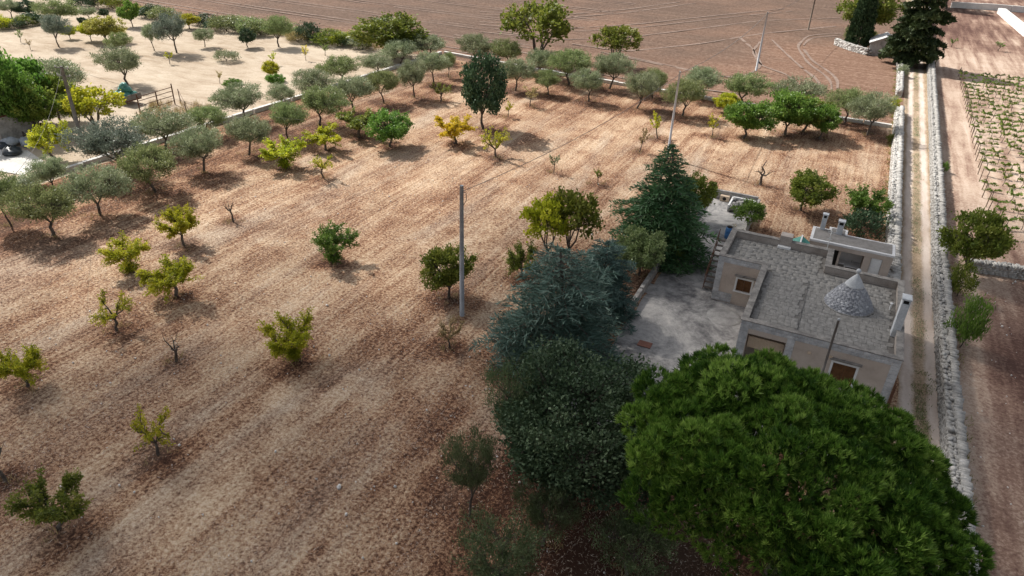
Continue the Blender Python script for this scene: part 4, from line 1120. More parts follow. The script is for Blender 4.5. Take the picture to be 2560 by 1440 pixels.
# ------------------------------------------------------------------ fruit trees
FR = [
 ('fruit', 'midgreen', 897, 342, 266, 843, 952, 'spreading green fruit tree left of the dark green fig, behind two yellow ones'),
 ('round', 'green', 975, 366, 283, 928, 1027, 'dark green fig tree between the green fruit tree and the yellow tree'),
 ('fruit', 'yellow', 1136, 360, 281, 1078, 1186, 'bright yellow fruit tree left of the dark oak'),
 ('fruit_thin', 'lime', 1238, 393, 311, 1208, 1294, 'sparse light green fig with pale limbs in front of the dark oak'),
 ('fruit', 'lime', 817, 376, 305, 758, 863, 'yellow green fruit tree, right one of the yellow pair behind the field centre'),
 ('fruit_sucker', 'lime', 715, 420, 336, 648, 757, 'yellow green fruit tree with leafy base, left one of the yellow pair'),
 ('fruit_thin', 'lime', 807, 446, 376, 768, 832, 'small thin yellowing tree standing below the yellow pair'),
 ('whip', 'lime', 1270, 293, 248, 1253, 1288, 'tiny sapling with light leaves right of the dark oak'),
 ('whip', 'lime', 1644, 345, 272, 1618, 1674, 'young fig with light leaves left of the pole behind the cedar'),
 ('whip', 'lime', 1780, 342, 276, 1762, 1808, 'slim young tree with few leaves right of the far pole'),
 ('round', 'lime', 1815, 284, 238, 1788, 1852, 'small yellow green tree at the left end of the leafy clump by the lane'),
 ('round', 'green', 1860, 346, 262, 1813, 1922, 'round green fruit tree left of the leafy clump near the lane'),
 ('round', 'green', 1962, 338, 238, 1898, 2016, 'tallest fig of the leafy clump near the lane'),
 ('round', 'midgreen', 2008, 330, 250, 1958, 2064, 'middle fig of the leafy clump near the lane'),
 ('round', 'green', 2048, 347, 272, 2028, 2102, 'right hand fig of the leafy clump near the lane'),
 ('whip', 'olive', 1385, 431, 378, 1368, 1412, 'almost bare young tree in the dry field left of the cedar'),
 ('whip', 'midgreen', 1495, 462, 415, 1474, 1514, 'small bushy sapling in the dry field left of the cedar'),
 ('whip', 'tan', 1598, 380, 312, 1580, 1628, 'dry tan young tree just left of the cedar tip'),
 ('whip', 'tan', 1325, 266, 203, 1298, 1352, 'yellowing olive sapling among the far olives'),
 ('fruit_thin', 'midgreen', 1102, 253, 198, 1058, 1122, 'pale sparse small tree left of the dark oak'),
 ('round', 'midgreen', 2000, 526, 437, 1960, 2072, 'olive green fig behind the outbuilding left of the wall'),
 ('fruit_near', 'green', 2155, 562, 452, 2096, 2218, 'upright dark green tree behind the outbuilding chimneys'),
 ('shrub', 'dark', 2142, 592, 518, 2086, 2198, 'low blackish bush right behind the outbuilding roof'),
 ('fruit_near', 'lime', 70, 966, 862, -8, 118, 'yellow green fruit tree at the left picture edge, middle height'),
 ('fruit_near', 'midgreen', 148, 1322, 1200, 26, 208, 'dull green fruit tree in the bottom left corner'),
 ('fruit_thin', 'lime', 395, 1136, 1015, 322, 452, 'sparse yellow fruit tree in the lower left of the field'),
 ('fruit_thin', 'lime', 293, 826, 728, 203, 318, 'thin one sided yellow tree below the pair of lime trees'),
 ('fruit_near', 'lime', 440, 742, 636, 348, 500, 'broad yellow green fruit tree with clear trunk, lower of the close pair'),
 ('fruit_sucker', 'lime', 325, 681, 586, 253, 374, 'yellow green fruit tree with dark leafy base, upper of the close pair'),
 ('fruit_near', 'lime', 460, 614, 506, 408, 513, 'yellow green fruit tree just right of the upper tree of the pair'),
 ('fruit_sucker', 'green', 832, 654, 558, 758, 884, 'dense green fruit tree in the middle of the field'),
 ('fruit_sucker', 'lime', 738, 898, 780, 663, 804, 'lime fruit tree with bushy green foot in the lower middle of the field'),
 ('round', 'midgreen', 1122, 744, 630, 1073, 1187, 'compact green tree directly behind the concrete pole'),
 ('fruit_thin', 'tan', 1127, 872, 785, 1093, 1166, 'nearly leafless tree with forked trunk below the concrete pole'),
 ('fruit_near', 'midgreen', 1302, 694, 608, 1243, 1338, 'olive green fruit tree between concrete pole and blue cedar'),
 ('walnut', 'lime', 1368, 655, 498, 1300, 1424, 'tall yellowing tree behind the blue cedar, left stem'),
 ('walnut', 'midgreen', 1424, 650, 486, 1350, 1482, 'tall green tree behind the blue cedar, right stem'),
 ('round', 'olive_green', 1596, 690, 585, 1546, 1646, 'drab green tree under the left side of the green cedar'),
 ('round', 'midgreen', 1728, 556, 452, 1690, 1776, 'broadleaf green tree hidden behind the green cedar'),
 ('walnut', 'green', 1866, 572, 508, 1816, 1908, 'small green tree over the yard corner wall'),
 ('shrub', 'midgreen', 1680, 660, 610, 1640, 1700, 'dim shrub behind the yard wall under the cedar'),
]
for (k, mt, a, b, c, d, e, lab) in FR:
    nm = 'shrub' if k == 'shrub' else ('sapling' if k == 'whip' else 'fruit_tree')
    grow(k, nm, lab, nm.replace('_', ' '), a, b, c, d, e, mt, 'scattered fruit trees of the orchard' if nm == 'fruit_tree' else None, .9)
for (a, b, c, d, e, lab) in [(440, 903, 822, 408, 470, 'dead tree with a bare forked crown in the lower left field'), (583, 555, 484, 565, 600, 'slim dead tree right of the upper lime trees'),
                             (1900, 462, 402, 1882, 1932, 'dead forked tree in the dry grass above the yard'), (15, 1202, 1095, -25, 48, 'dead trunk at the left picture edge')]:
    grow('bare', 'dead_tree', lab, 'dead tree', a, b, c, d, e, None, None, .7, wk=1.3)

# ------------------------------------------------------------------ large trees
grow('tallround', 'holm_oak', 'tall dark oak standing alone among the orchard trees', 'oak', 1208, 322, 140, 1136, 1256, 'dark', None, 1.5, wk=1.0)
grow('walnut', 'walnut_tree', 'big yellow green walnut rising at the edge of the ploughed field', 'walnut tree', 1345, 168, 8, 1247, 1418, 'midgreen')
grow('walnut', 'walnut_tree', 'smaller yellow green walnut right of the big one', 'walnut tree', 1540, 168, 68, 1486, 1600, 'midgreen')
grow('round', 'walnut_tree', 'wide leafy green tree where hedge and ploughed field meet', 'walnut tree', 985, 148, 46, 903, 1068, 'midgreen')

def special(name, label, cat, base, w, h, arrays, mat, rot=0.0):
    (V, F, t), (TV, TF) = arrays
    root = thing(name, label, cat, (base[0], base[1], 0)); root.rotation_euler = (0, 0, rot); root.scale = (w, w, h)
    link('crown', np_mesh('crown', V, F, t, LM[mat]), root); link('trunk', np_mesh('trunk', TV, TF, None, MAT['bark'], True), root)
    return root
b = at(1640, 634); special('cedar_tree', 'deep green pyramidal cedar beside the yard wall', 'cedar', b, 10.4, 8.9, shape_cedar(np.random.default_rng(21), 25, power=.72, droop=.18, base=.04, blade=(.052, .010)), 'cedar')
b = at(1388, 905); special('cedar_tree', 'broad blue green cedar in front of the concrete yard', 'cedar', b, 10.8, 7.7, shape_cedar(np.random.default_rng(22), 18, power=.42, droop=.2, blade=(.06, .0075), base=.03), 'bluecedar')
b = at(1500, 790); special('cedar_tree', 'smaller blue cedar tucked behind the right side of the broad one', 'cedar', b, 6.0, 5.6, shape_cedar(np.random.default_rng(23), 15, power=.42, droop=.10, blade=(.07, .012), base=.05), 'bluecedar')
r_ = np.random.default_rng(31)
b = at(1400, 1250); special('holm_oak', 'dense blackish holm oak between the blue cedar and the pine', 'oak', b, 8.2, 6.7, shape_round(r_, n=420, per=120, L=.022, W=.014, zc=.56, rz=.43, th=.2, low=-.85, inner=.32, lob=.5, sig=.038), 'dark')
b = at(1285, 1165); special('holm_oak', 'smaller dull green oak on the left flank of the dark holm oak', 'oak', b, 3.0, 5.6, shape_olive(np.random.default_rng(32), n=150, per=60, L=.04, W=.010), 'olive_shaded')
pb = (4.25, -15.2)
special('stone_pine', 'huge bright green umbrella pine in the lower right in front of the house', 'pine', pb, 1, 1, shape_pine(np.random.default_rng(41)), 'pine')

SOIL_SHADE_SPOTS += [(3, -15, 6.5), (-3.5, -14, 4.5), (0, -20, 5), (-6, -7, 3.5), (-9, 6, 3)]  # shade beneath pine, oak and cedars, painted into the ground colour
# far group at the hut
grow('cypress', 'cypress_tree', 'dark columnar cypress by the far stone hut', 'cypress', 2140, 122, -40, 2110, 2184, None, wk=.75)
grow('round', 'broadleaf_tree', 'green leafy tree behind the cypress', 'tree', 2160, 100, -25, 2098, 2214, 'midgreen')
b = at(2270, 166); plant('cedar_far', 'cedar_tree', 'tall dark cedar leaning over the lane beside the far hut', 'cedar', (b[0], b[1], 0), 10.5, 14.5, 'fir')
grow('round', 'broadleaf_tree', 'dark tree at the top right end of the lane', 'tree', 2365, 22, -60, 2325, 2405, 'dark')
grow('shrub', 'shrub', 'bush growing from the lane wall below the cedar shadow', 'shrub', 2252, 192, 160, 2238, 2268, 'olive')
grow('shrub', 'shrub', 'bright green bush at the gap in the lane wall', 'shrub', 2228, 280, 244, 2216, 2252, 'lime')
grow('shrub', 'shrub', 'scrubby plant at the foot of the cypress', 'shrub', 2118, 110, 62, 2102, 2132, 'olive_green')
grow('shrub', 'shrub', 'green undergrowth between cypress and hut roof', 'shrub', 2165, 122, 70, 2148, 2186, 'midgreen')
grow('shrub', 'shrub', 'weeds along the grey lane wall', 'shrub', 2228, 358, 336, 2216, 2244, 'midgreen')
# right of the lane
grow('round', 'broadleaf_tree', 'dark leafy bush tree against the lane wall below the vineyard', 'tree', 2408, 690, 545, 2345, 2472, 'midgreen', var=1)
grow('shrub', 'shrub', 'dense green bush along the wall below the crossing wall', 'shrub', 2400, 868, 735, 2362, 2450, 'green', var=2)
grow('shrub', 'shrub', 'tangled bush under the dark tree by the wall', 'shrub', 2392, 740, 660, 2365, 2440, 'midgreen')
grow('shrub', 'shrub', 'green tuft on the sunny side of the lane wall', 'shrub', 2358, 432, 405, 2346, 2372, 'green')
for (a, b_, c, d, e, lab) in [(2378, 118, 92, 2366, 2396, 'small leafy sapling in the red earth top right'), (2496, 128, 100, 2484, 2520, 'thin sapling at the right edge above the vineyard')]:
    grow('whip', 'sapling', lab, 'sapling', a, b_, c, d, e, 'green')

# ------------------------------------------------------------------ the neighbour's trees on the pale field
NB = [
 ('olive', 'olive', 30, 46, 0, -5, 42, 'olive at the top left picture corner'), ('round', 'dark', 75, 43, 4, 44, 102, 'dark bush tree at the top left beside the corner olive'),
 ('olive', 'olive_green', 152, 68, 2, 110, 194, 'large grey olive, rear one of the two touching at the top left'), ('olive', 'olive_blue', 148, 118, 42, 108, 170, 'dark olive in front of the rear one at the top left'),
 ('round', 'lime', 176, 98, 66, 158, 190, 'small yellow bush against the two touching olives'), ('whip', 'green', 52, 106, 68, 40, 64, 'tiny green sapling on the pale field far left'),
 ('whip', 'tan', 76, 124, 92, 66, 88, 'dry sapling on the pale field far left'), ('round', 'dark', 208, 63, 44, 198, 220, 'tiny dark bush behind the yellow green one'),
 ('round', 'lime', 228, 102, 60, 200, 240, 'yellow green bush left of the yellow thicket'), ('round', 'paleyellow', 266, 108, 46, 234, 310, 'wide yellow thicket tree on the pale field'),
 ('olive', 'olive_green', 308, 136, 84, 274, 330, 'olive at the right foot of the yellow thicket'), ('olive', 'olive', 224, 52, 18, 206, 242, 'small olive behind the yellow thicket'),
 ('round', 'dark', 262, 46, 24, 252, 274, 'small dark tree right of the small olive at the top'), ('round', 'green', 332, 67, 6, 304, 348, 'green tree with clear trunk on the pale field top left'),
 ('olive', 'olive', 386, 127, 60, 358, 402, 'left olive of the dense group on the pale field'), ('olive', 'olive_blue', 442, 132, 38, 398, 478, 'largest olive of the dense group on the pale field'),
 ('round', 'lime', 474, 72, 38, 450, 498, 'rounded lime bush behind the dense olive group'), ('olive', 'olive', 512, 117, 72, 486, 533, 'small olive right of the dense group'),
 ('round', 'dark', 618, 118, 74, 598, 640, 'compact dark shrub tree left of the round olive'), ('olive', 'olive_green', 697, 117, 43, 653, 722, 'rounded olive with clean trunk at the far side of the pale field'),
 ('shrub', 'olive', 567, 152, 122, 538, 598, 'low grey green bush alone in the pale field'), ('olive', 'olive', 316, 214, 126, 250, 366, 'big olive in the middle of the pale field casting a round shadow'),
 ('whip', 'lime', 425, 160, 125, 408, 440, 'small yellow sapling below the dense olive group'), ('whip', 'tan', 550, 209, 172, 538, 564, 'dry brown sapling on the pale field'),
 ('whip', 'yellow', 765, 152, 108, 750, 774, 'slim yellow sapling near the far side of the pale field'), ('whip', 'green', 813, 139, 103, 795, 826, 'small fig sapling at the far side of the pale field'),
 ('whip', 'lime', 682, 162, 126, 664, 698, 'thin sapling above the yellow green pair on the pale field'), ('round', 'lime', 680, 200, 156, 660, 700, 'yellow green bush beside the outer olive row'),
 ('round', 'green', 690, 220, 186, 672, 710, 'dark green bush below the yellow green one by the outer row'), ('round', 'green', 585, 228, 200, 562, 604, 'fig bush behind the outer olive row'),
 ('olive', 'olive', 125, 258, 152, 52, 196, 'big grey olive behind the left utility pole'), ('walnut', 'green', 95, 300, 150, 45, 165, 'dense green tree left of the left utility pole'),
 ('round', 'green', 20, 330, 128, -60, 90, 'dark green tree mass at the left picture edge'), ('round', 'midgreen', 100, 340, 225, 50, 152, 'shady green tree over the rubbish corner'),
 ('walnut', 'lime', 245, 332, 222, 172, 305, 'feathery yellow green tree right of the left utility pole'), ('fruit_near', 'lime', 140, 402, 296, 88, 196, 'yellow green bush tree at the foot of the left utility pole'),
 ('round', 'green', 62, 345, 190, 20, 120, 'deep green tree between the left edge mass and the rubbish corner'), ('round', 'midgreen', 150, 300, 200, 105, 195, 'green bushy tree just left of the crossarm pole'), ('walnut', 'midgreen', 200, 330, 238, 160, 240, 'light bushy tree right behind the crossarm pole'),
 ('shrub', 'olive', 60, 470, 440, 20, 120, 'grey scrub beside the low white wall at the left'),
]
for (k, mt, a, b, c, d, e, lab) in NB:
    nm = {'olive': 'olive_tree', 'whip': 'sapling', 'shrub': 'shrub'}.get(k, 'broadleaf_tree')
    grow(k, nm, lab, nm.replace('_', ' '), a, b, c, d, e, mt, 'trees on the pale field' if nm == 'olive_tree' else None)
# hedge along the ploughed field
HD = [(205, 12, 'dark'), (245, 18, 'dark'), (285, 22, 'midgreen'), (345, 34, 'lime'), (375, 44, 'dark'), (405, 50, 'olive_green'), (515, 62, 'dark'), (540, 72, 'dark'), (565, 78, 'olive_green'), (590, 80, 'olive'), (625, 84, 'olive_green'), (652, 88, 'olive_green'),
      (735, 96, 'olive_green'), (745, 106, 'tan'), (770, 104, 'dark'), (795, 108, 'dark'), (830, 112, 'midgreen'), (855, 112, 'lime'), (880, 116, 'dark'), (905, 124, 'olive'), (25, 70, 'dark'), (65, 64, 'midgreen'), (98, 58, 'dark'), (5, 72, 'lime')]
for i, (u, v, mt) in enumerate(HD):
    lab = f'scrub bush in the ragged hedge by the ploughed field, {ordw(i + 1)} from the left' if i < 20 else f'{["second", "third", "rightmost", "leftmost"][i - 20]} bush of the short hedge at the far left edge'
    b = at(u, v); plant('shrub', 'hedge_bush', lab, 'bush', (b[0], b[1], 0), random.uniform(3.8, 6.2), random.uniform(1.5, 3.0), mt, 'bushes of the ploughed field hedge' if i < 20 else 'bushes of the far left hedge')
# dry grass by the gate
# ------------------------------------------------------------------ vineyard right of the lane
MAT['post'] = pmat('weathered wooden post', [(.13, .095, .07), (.22, .165, .125), (.30, .24, .19)], 3, 5, .9)
vr = np.random.default_rng(55); pm = MB(); pm.tube([(0, 0, -.1), (0, 0, 1.45)], [.05, .042], 6)
post_me = None
for i in range(29):
    y = 29.8 + i * 2.35
    if post_me is None:
        o = pm.build('vine_post', MAT['post']); post_me = o.data
    else: o = link('vine_post', post_me)
    o.location = (15.9 + (y - 30) * .012 + vr.normal(0, .05), y, 0); o.rotation_euler = (vr.normal(0, .03), vr.normal(0, .03), 0)
    tag(o, f'thin wooden end post of the {ordw(i + 1)} vine row counted from the crossing wall', 'post', 'end posts of the vine rows')
    s0 = 16.9; nv = 0
    for j in range(18):
        x = s0 + j * 1.3 + vr.normal(0, .15)
        pu = pix((x, y, .6))
        if pu[0] > 2600 or vr.random() < .1: continue
        nv += 1
        plant('vine', 'grapevine', f'staked grapevine, {ordw(nv)} from the lane in the {ordw(i + 1)} row from the crossing wall', 'grapevine', (x, y + vr.normal(0, .12), 0), 1.05 + vr.random() * .5, 1.15 + vr.random() * .4, 'vine', 'grapevines of the vineyard', rot=vr.normal(0, .3))
    wr = MB(); wr.tube([(16.0, y, 1.25), (30, y, 1.2)], .008, 4); tag(wr.build('vine_wire', MAT['steel']), f'thin support wire along the {ordw(i + 1)} vine row counted from the crossing wall', 'wire', 'support wires of the vine rows')
# ------------------------------------------------------------------ poles and wires
MAT['concretepole'] = pmat('blue grey concrete pole', [(.26, .27, .29), (.34, .355, .38), (.41, .425, .45)], 1.5, 5, .85)
MAT['brownpole'] = pmat('dark weathered pole', [(.12, .11, .10), (.19, .175, .165), (.26, .245, .23)], 1.5, 5, .9)
MAT['palepole'] = pmat('pale steel pole', [(.45, .46, .48), (.56, .57, .59)], 1.5, 4, .6)
MAT['woodpole'] = pmat('brown wooden pole', [(.16, .125, .10), (.25, .20, .165)], 2, 5, .9)
def pole(bu, bv, h, r0, r1, mat, label, arms=0, extra=True):
    b = at(bu, bv); root = thing('utility_pole', label, 'pole', (b[0], b[1], 0))
    s = MB(); s.tube([(b[0], b[1], -.2), (b[0], b[1], h)], [r0, r1], 12); s.build('shaft', MAT[mat], root, True)
    for k in range(arms):
        z = h - .15 - k * .75
        s = MB(); s.bar((b[0] - .8, b[1] - .15, z), (b[0] + .8, b[1] + .15, z), .07, .07); am = s.build('crossarm', MAT[mat], root)
        for q in (-.72, 0.0, .72):
            s = MB(); s.lathe(b[0] + q, b[1] + q * .19, [(.02, z + .03), (.045, z + .08), (.05, z + .15), (.02, z + .2)], 8); s.build('insulator', MAT['white'], am)
    if not arms and extra:
        s = MB(); s.tube([(b[0], b[1], h - .35), (b[0] + .28, b[1] + .05, h - .45), (b[0] + .30, b[1] + .05, h - .9), (b[0] + .08, b[1], h - 1.3)], .022, 6); s.build('bracket', MAT['brownpole'], root)
    return np.array([b[0], b[1], h])
t1 = pole(1155, 790, 9.1, .16, .115, 'concretepole', 'tall grey concrete pole in the middle of the orchard')
t2 = pole(1668, 395, 8.9, .13, .09, 'palepole', 'pale pole rising behind the tip of the green cedar', 0, False)
t3 = pole(1890, 177, 8.6, .17, .12, 'palepole', 'pale slim pole at the near edge of the ploughed field', 0, False)
t4 = pole(2020, 75, 8.8, .17, .13, 'woodpole', 'brown wooden pole in the ploughed field at the top', 0, False)
t5 = pole(206, 356, 7.6, .21, .15, 'brownpole', 'dark pole with two crossarms beside the neighbour trees', 2)
s = MB(); hz_p = (4.73, -1.94); hp_ = thing('utility_pole', 'dark steel post standing between the pine and the house front', 'pole', (*hz_p, 0))
s.tube([(*hz_p, -.1), (*hz_p, 5.9)], [.075, .06], 10); s.build('shaft', MAT['brownpole'], hp_, True)
s = MB(); s.lathe(*hz_p, [(.06, 5.9), (.075, 5.93), (.07, 6.0), (.02, 6.03)], 10); s.build('cap', MAT['steel'], hp_)
def wire(a, b, sag, label, r=.024):
    a, b = np.array(a), np.array(b); n = 18
    pts = [a + (b - a) * i / n - np.array([0, 0, sag * 4 * (i / n) * (1 - i / n)]) for i in range(n + 1)]
    s = MB(); s.tube(pts, r, 4, False); tag(s.build('overhead_wire', MAT['brownpole']), label, 'wire')
wire(t1 - [0, 0, .4], t2 - [0, 0, .3], .7, 'overhead wire from the concrete pole to the pole behind the cedar')
wire(t2 - [0, 0, .2], t3 - [0, 0, .2], .9, 'overhead wire from the pole behind the cedar to the field edge pole', .03)
wire(t3 - [0, 0, .2], t4 - [0, 0, .4], .8, 'overhead wire between the two poles in the ploughed field', .03)
wire(t5 - [0, 0, .1], (-3.5 - 40, -13.0, 7.4), 1.2, 'overhead wire running from the crossarm pole down the left side', .014)
wire(t5 + [.7, .1, 0], at(760, 300, 5.0), .8, 'overhead wire from the crossarm pole across the olive rows', .014)

# ------------------------------------------------------------------ the neighbour's gate, cart and rubbish
gate = thing('field_gate', 'rusty metal field gate standing at the edge of the pale field', 'gate', at(350, 288))
g0, g1 = at(352, 286), at(438, 262)
d = (g1 - g0); L = np.linalg.norm(d); d /= L
for k, hh in ((0, 2.3), (.52, 2.0), (1, 2.5)):
    s = MB(); p = g0 + d * L * k; s.tube([(p[0], p[1], -.1), (p[0], p[1], hh)], .07, 6); s.build('gate_post', MAT['rust'], gate)
for z in (.35, .95, 1.5, 1.95):
    s = MB(); a, b = g0, g0 + d * L; s.tube([(a[0], a[1], z), (b[0], b[1], z + .15)], .042, 6); s.build('rail', MAT['rust'], gate)
cart = thing('cart', 'dark trailer cart parked behind the metal gate', 'cart', at(322, 258))
cb = at(322, 258)
s = MB(); s.box(cb[0] - 1.5, cb[0] + 1.3, cb[1] - .9, cb[1] + .9, .55, .7); s.build('bed', MAT['rust'], cart)
for xx in (-1.5, 1.3):
    s = MB(); s.box(cb[0] + xx - .03, cb[0] + xx + .03, cb[1] - .9, cb[1] + .9, .7, 1.3); s.build('side_board', MAT['brownpole'], cart)
for yy in (-.93, .93):
    s = MB(); s.box(cb[0] - 1.5, cb[0] + 1.3, cb[1] + yy - .02, cb[1] + yy + .02, .7, 1.15); s.build('side_board', MAT['brownpole'], cart)
    s = MB(); s.lathe(0, 0, [(.2, -.09), (.42, -.08), (.45, 0), (.42, .08), (.2, .09)], 16); wv_ = s.build('wheel', MAT['dark'], cart); wv_.rotation_euler = (math.pi / 2, 0, 0); wv_.location = (-.1, yy * 1.08, .45)
MAT['bag'] = pmat('sea green plastic sack', [(.03, .15, .12), (.07, .26, .21), (.30, .52, .48)], 1.6, 4, .4, .3, .04, spec=.5)
MAT['blackbag'] = pmat('black plastic sack', [(.012, .016, .02), (.03, .04, .05), (.10, .12, .14)], 2.5, 4, .35, .3, .04, spec=.5)
MAT['greybag'] = pmat('pale blue grey sheet', [(.20, .23, .26), (.38, .41, .44), (.58, .60, .62)], 2.0, 4, .6, .3, .04)
def lump(seed, k=10, rows=7):
    r = np.random.default_rng(seed); V = []
    for i in range(rows + 1):
        t = math.pi * i / rows
        for j in range(k):
            q = 1 + r.normal(0, .09); V.append((.5 * math.sin(t) * math.cos(6.283 * j / k) * q, .5 * math.sin(t) * math.sin(6.283 * j / k) * q, .5 * math.cos(t) * q * .8))
    F = [(i * k + j, (i + 1) * k + j, (i + 1) * k + (j + 1) % k, i * k + (j + 1) % k) for i in range(rows) for j in range(k)]
    return V, F
def sack(p, size, mat, label, group, seed, name='sack', cat='sack'):
    V, F = lump(seed); me = np_mesh(name, V, F, None, MAT[mat], True)
    o = link(name, me, None, tuple(p), (random.uniform(-.3, .3), random.uniform(-.3, .3), random.uniform(0, 3)), size); return tag(o, label, cat, group)
for i, (dx, dy, z, wh) in enumerate([(-.95, -.4, 1.1, 'near left bottom'), (-.2, -.45, 1.12, 'near middle bottom'), (.6, -.35, 1.1, 'near right bottom'), (-.8, .4, 1.12, 'far left bottom'), (0, .45, 1.15, 'far middle bottom'), (.75, .4, 1.1, 'far right bottom'), (-.45, 0, 1.65, 'left upper'), (.3, .05, 1.68, 'right upper'), (-.1, -.05, 2.05, 'topmost')]):
    sack((cb[0] + dx, cb[1] + dy, z), (1.05, .95, .95), 'bag', f'{wh} one of the shiny green sacks heaped on the dark cart', 'green sacks heaped on the cart', i)
for (u, v, z, sz, mt, lab) in [(35, 386, .35, (2.2, 1.7, 1.1), 'blackbag', 'black tarpaulin bundle lying in the rubbish corner at the left'), (28, 366, .4, (1.8, 1.2, 1.3), 'greybag', 'crumpled pale blue sheet heap above the black bundle'),
                               (72, 364, .3, (2.4, 1.4, .9), 'greybag', 'flat grey sheet heap right of the black bundle'), (8, 372, .3, (1.2, 1.2, .8), 'blackbag', 'small dark sack at the very left of the rubbish corner')]:
    b = at(u, v); sack((b[0], b[1], z), sz, mt, lab, None, int(u * 3), 'rubbish_bundle', 'rubbish')
b = at(112, 332); sack((b[0], b[1], .5), (2.2, 1.2, 1.3), 'rust', 'dark red machinery shape in the shade of the neighbour trees', None, 5, 'covered_machine', 'machine')
# slab of pale concrete in the rubbish corner
s = MB(); pts = [at(-60, 420), at(-60, 372), at(70, 378), at(110, 405), at(60, 440)]
s.add([(p[0], p[1], .09) for p in pts], [tuple(range(len(pts)))[::-1]]); tag(s.build('concrete_slab', pmat('bleached concrete', [(.45, .43, .40), (.60, .58, .55), (.70, .68, .66)], .7, 5, .9)), kind='structure')
sh = thing('shed', 'grey shed corner at the left picture edge', 'shed', at(-10, 355)); q = at(-10, 355)
s = MB(); s.box(q[0] - 4, q[0] + 1.2, q[1], q[1] + 4, 0, 2.6); s.build('wall', MAT['hutwall'], sh)
s = MB(); s.box(q[0] - 4.2, q[0] + 1.4, q[1] - .2, q[1] + 4.2, 2.6, 2.75); s.build('roof', MAT['rust'], sh)
wr_ = thing('white_outhouse', 'small white flat roofed outhouse half hidden behind trees', 'outhouse', at(150, 275)); q = at(150, 275)
s = MB(); s.box(q[0] - 1.8, q[0] + 1.6, q[1] - .2, q[1] + 2.2, 0, 1.2); s.build('wall', MAT['limewall'], wr_)
s = MB(); s.box(q[0] - 1.95, q[0] + 1.75, q[1] - .35, q[1] + 2.35, 1.2, 1.32); s.build('roof', MAT['rim'], wr_)
fn = thing('wire_fence', 'leaning pole fence running from the gate towards the olive rows', 'fence', at(448, 262))
fp = [at(u, v) for u, v in ((452, 258), (468, 290), (500, 300), (530, 306))]
for p in fp:
    s = MB(); s.tube([(p[0], p[1], -.1), (p[0] + random.uniform(-.1, .1), p[1], 1.7)], .05, 6); s.build('fence_post', MAT['post'], fn)
for a, b in zip(fp[:-1], fp[1:]):
    for z in (.7, 1.55):
        s = MB(); s.tube([(a[0], a[1], z), (b[0], b[1], z)], .035, 5); s.build('rail', MAT['post'], fn)
for u, v, wh in ((340, 345, 'lowest'), (475, 322, 'rightmost'), (350, 320, 'uppermost')):
    p = at(u, v); s = MB(); s.tube([(p[0], p[1], -.1), (p[0], p[1], 1.8)], .04, 6); tag(s.build('stake', MAT['post']), f'{wh} of the thin stakes in the dry grass beside the outer olive row', 'stake', 'stakes by the outer olive row')
# ------------------------------------------------------------------ small loose things
r = np.random.default_rng(91); xf = []
while len(xf) < 520:
    x, y = r.uniform(-45, 24), r.uniform(-26, 30)
    if -8 < x < 11.4 and -8 < y: continue
    u, v, dpt = pix((x, y, 0))
    if not (-20 < u < 2600 and 0 < v < 1460): continue
    if x < 8 and r.random() > (.35 if v < 700 else .8): continue
    s_ = abs(r.normal(0, .03)) + .03
    xf.append(((x, y, .03), tuple(r.uniform(0, 3, 3)), (s_ * 1.3, s_, s_ * .8)))
for (x, y) in [(-2.5, -1.5)]: pass
root = None
Vs, Fs, n = [], [], 0
from mathutils import Euler
for i, (loc, rot, sc) in enumerate(xf):
    V, F = STONES[i % 8]; Vs.append((V * np.array(sc)) @ np.array(Euler(rot).to_matrix()).T + np.array(loc)); Fs.append(F + n); n += len(V)
MAT['pebble'] = pmat('white field pebble', [(.68, .65, .61), (.80, .77, .73)], 4, 3, .9)
tag(link('field_stones', np_mesh('field_stones', np.vstack(Vs), np.vstack(Fs), None, MAT['pebble'])), 'small white stones strewn over the orchard and the ground by the wall', 'stones', kind='stuff')
p = at(848, 1220); sack((p[0], p[1], .08), (.30, .2, .25), 'limewall', 'small white scrap of plastic lying in the lower field', None, 9, 'plastic_scrap', 'litter')
# dry straw lying on the orchard ground
def straw_litter(n=420000):
    r = np.random.default_rng(17)
    x = r.uniform(-52, 8.0, n); y = r.uniform(-30, 58, n)
    c = ROT.T @ (np.stack([x, y, np.zeros(n)], 0) - CAM[:, None]); u = 1280 + FOC * c[0] / -c[2]; v = 720 - FOC * c[1] / -c[2]
    band = vnoise(x * 1.0, y * .09, 1.9, 61) * .6 + vnoise(x, y, 2.5, 62) * .5
    dep = -c[2]
    keep = (u > -30) & (u < 2590) & (v < 1460) & (r.random(n) < np.clip(band * 1.6 - .35, .05, 1)) & (r.random(n) < np.clip(70 / dep, 0, 1) ** 1.5)
    keep &= ~((x > -7.6) & (y > -7) & (y < 27) & (x < 8.7)) & ~((x > -7.6) & (x < -2) & (y > -10) & (y < 27))
    x, y = x[keep], y[keep]; n = len(x)
    cc = np.stack([x, y, .035 + .05 * r.random(n)], 1)
    a = unit(np.stack([r.normal(0, .7, n), r.normal(0, 1, n), r.normal(0, .22, n)], 1))
    V, F = leaf_quads(cc, a, .09 + .13 * r.random(n), .014 + .014 * r.random(n), r, .6)
    m, nt, out = nodes('dry straw stalks')
    col = ramp(nt, attr(nt, 'tone'), [(0, (.20, .11, .08)), (.4, (.42, .30, .225)), (.75, (.58, .46, .36)), (1, (.74, .64, .54))])
    finish(nt, out, col, .9, None, spec=.15)
    o = link('straw_litter', np_mesh('straw_litter', V, F, np.repeat(r.random(n), 4), m)); tag(o, 'loose dry straw stalks lying over the orchard ground', 'straw', kind='stuff')
straw_litter()
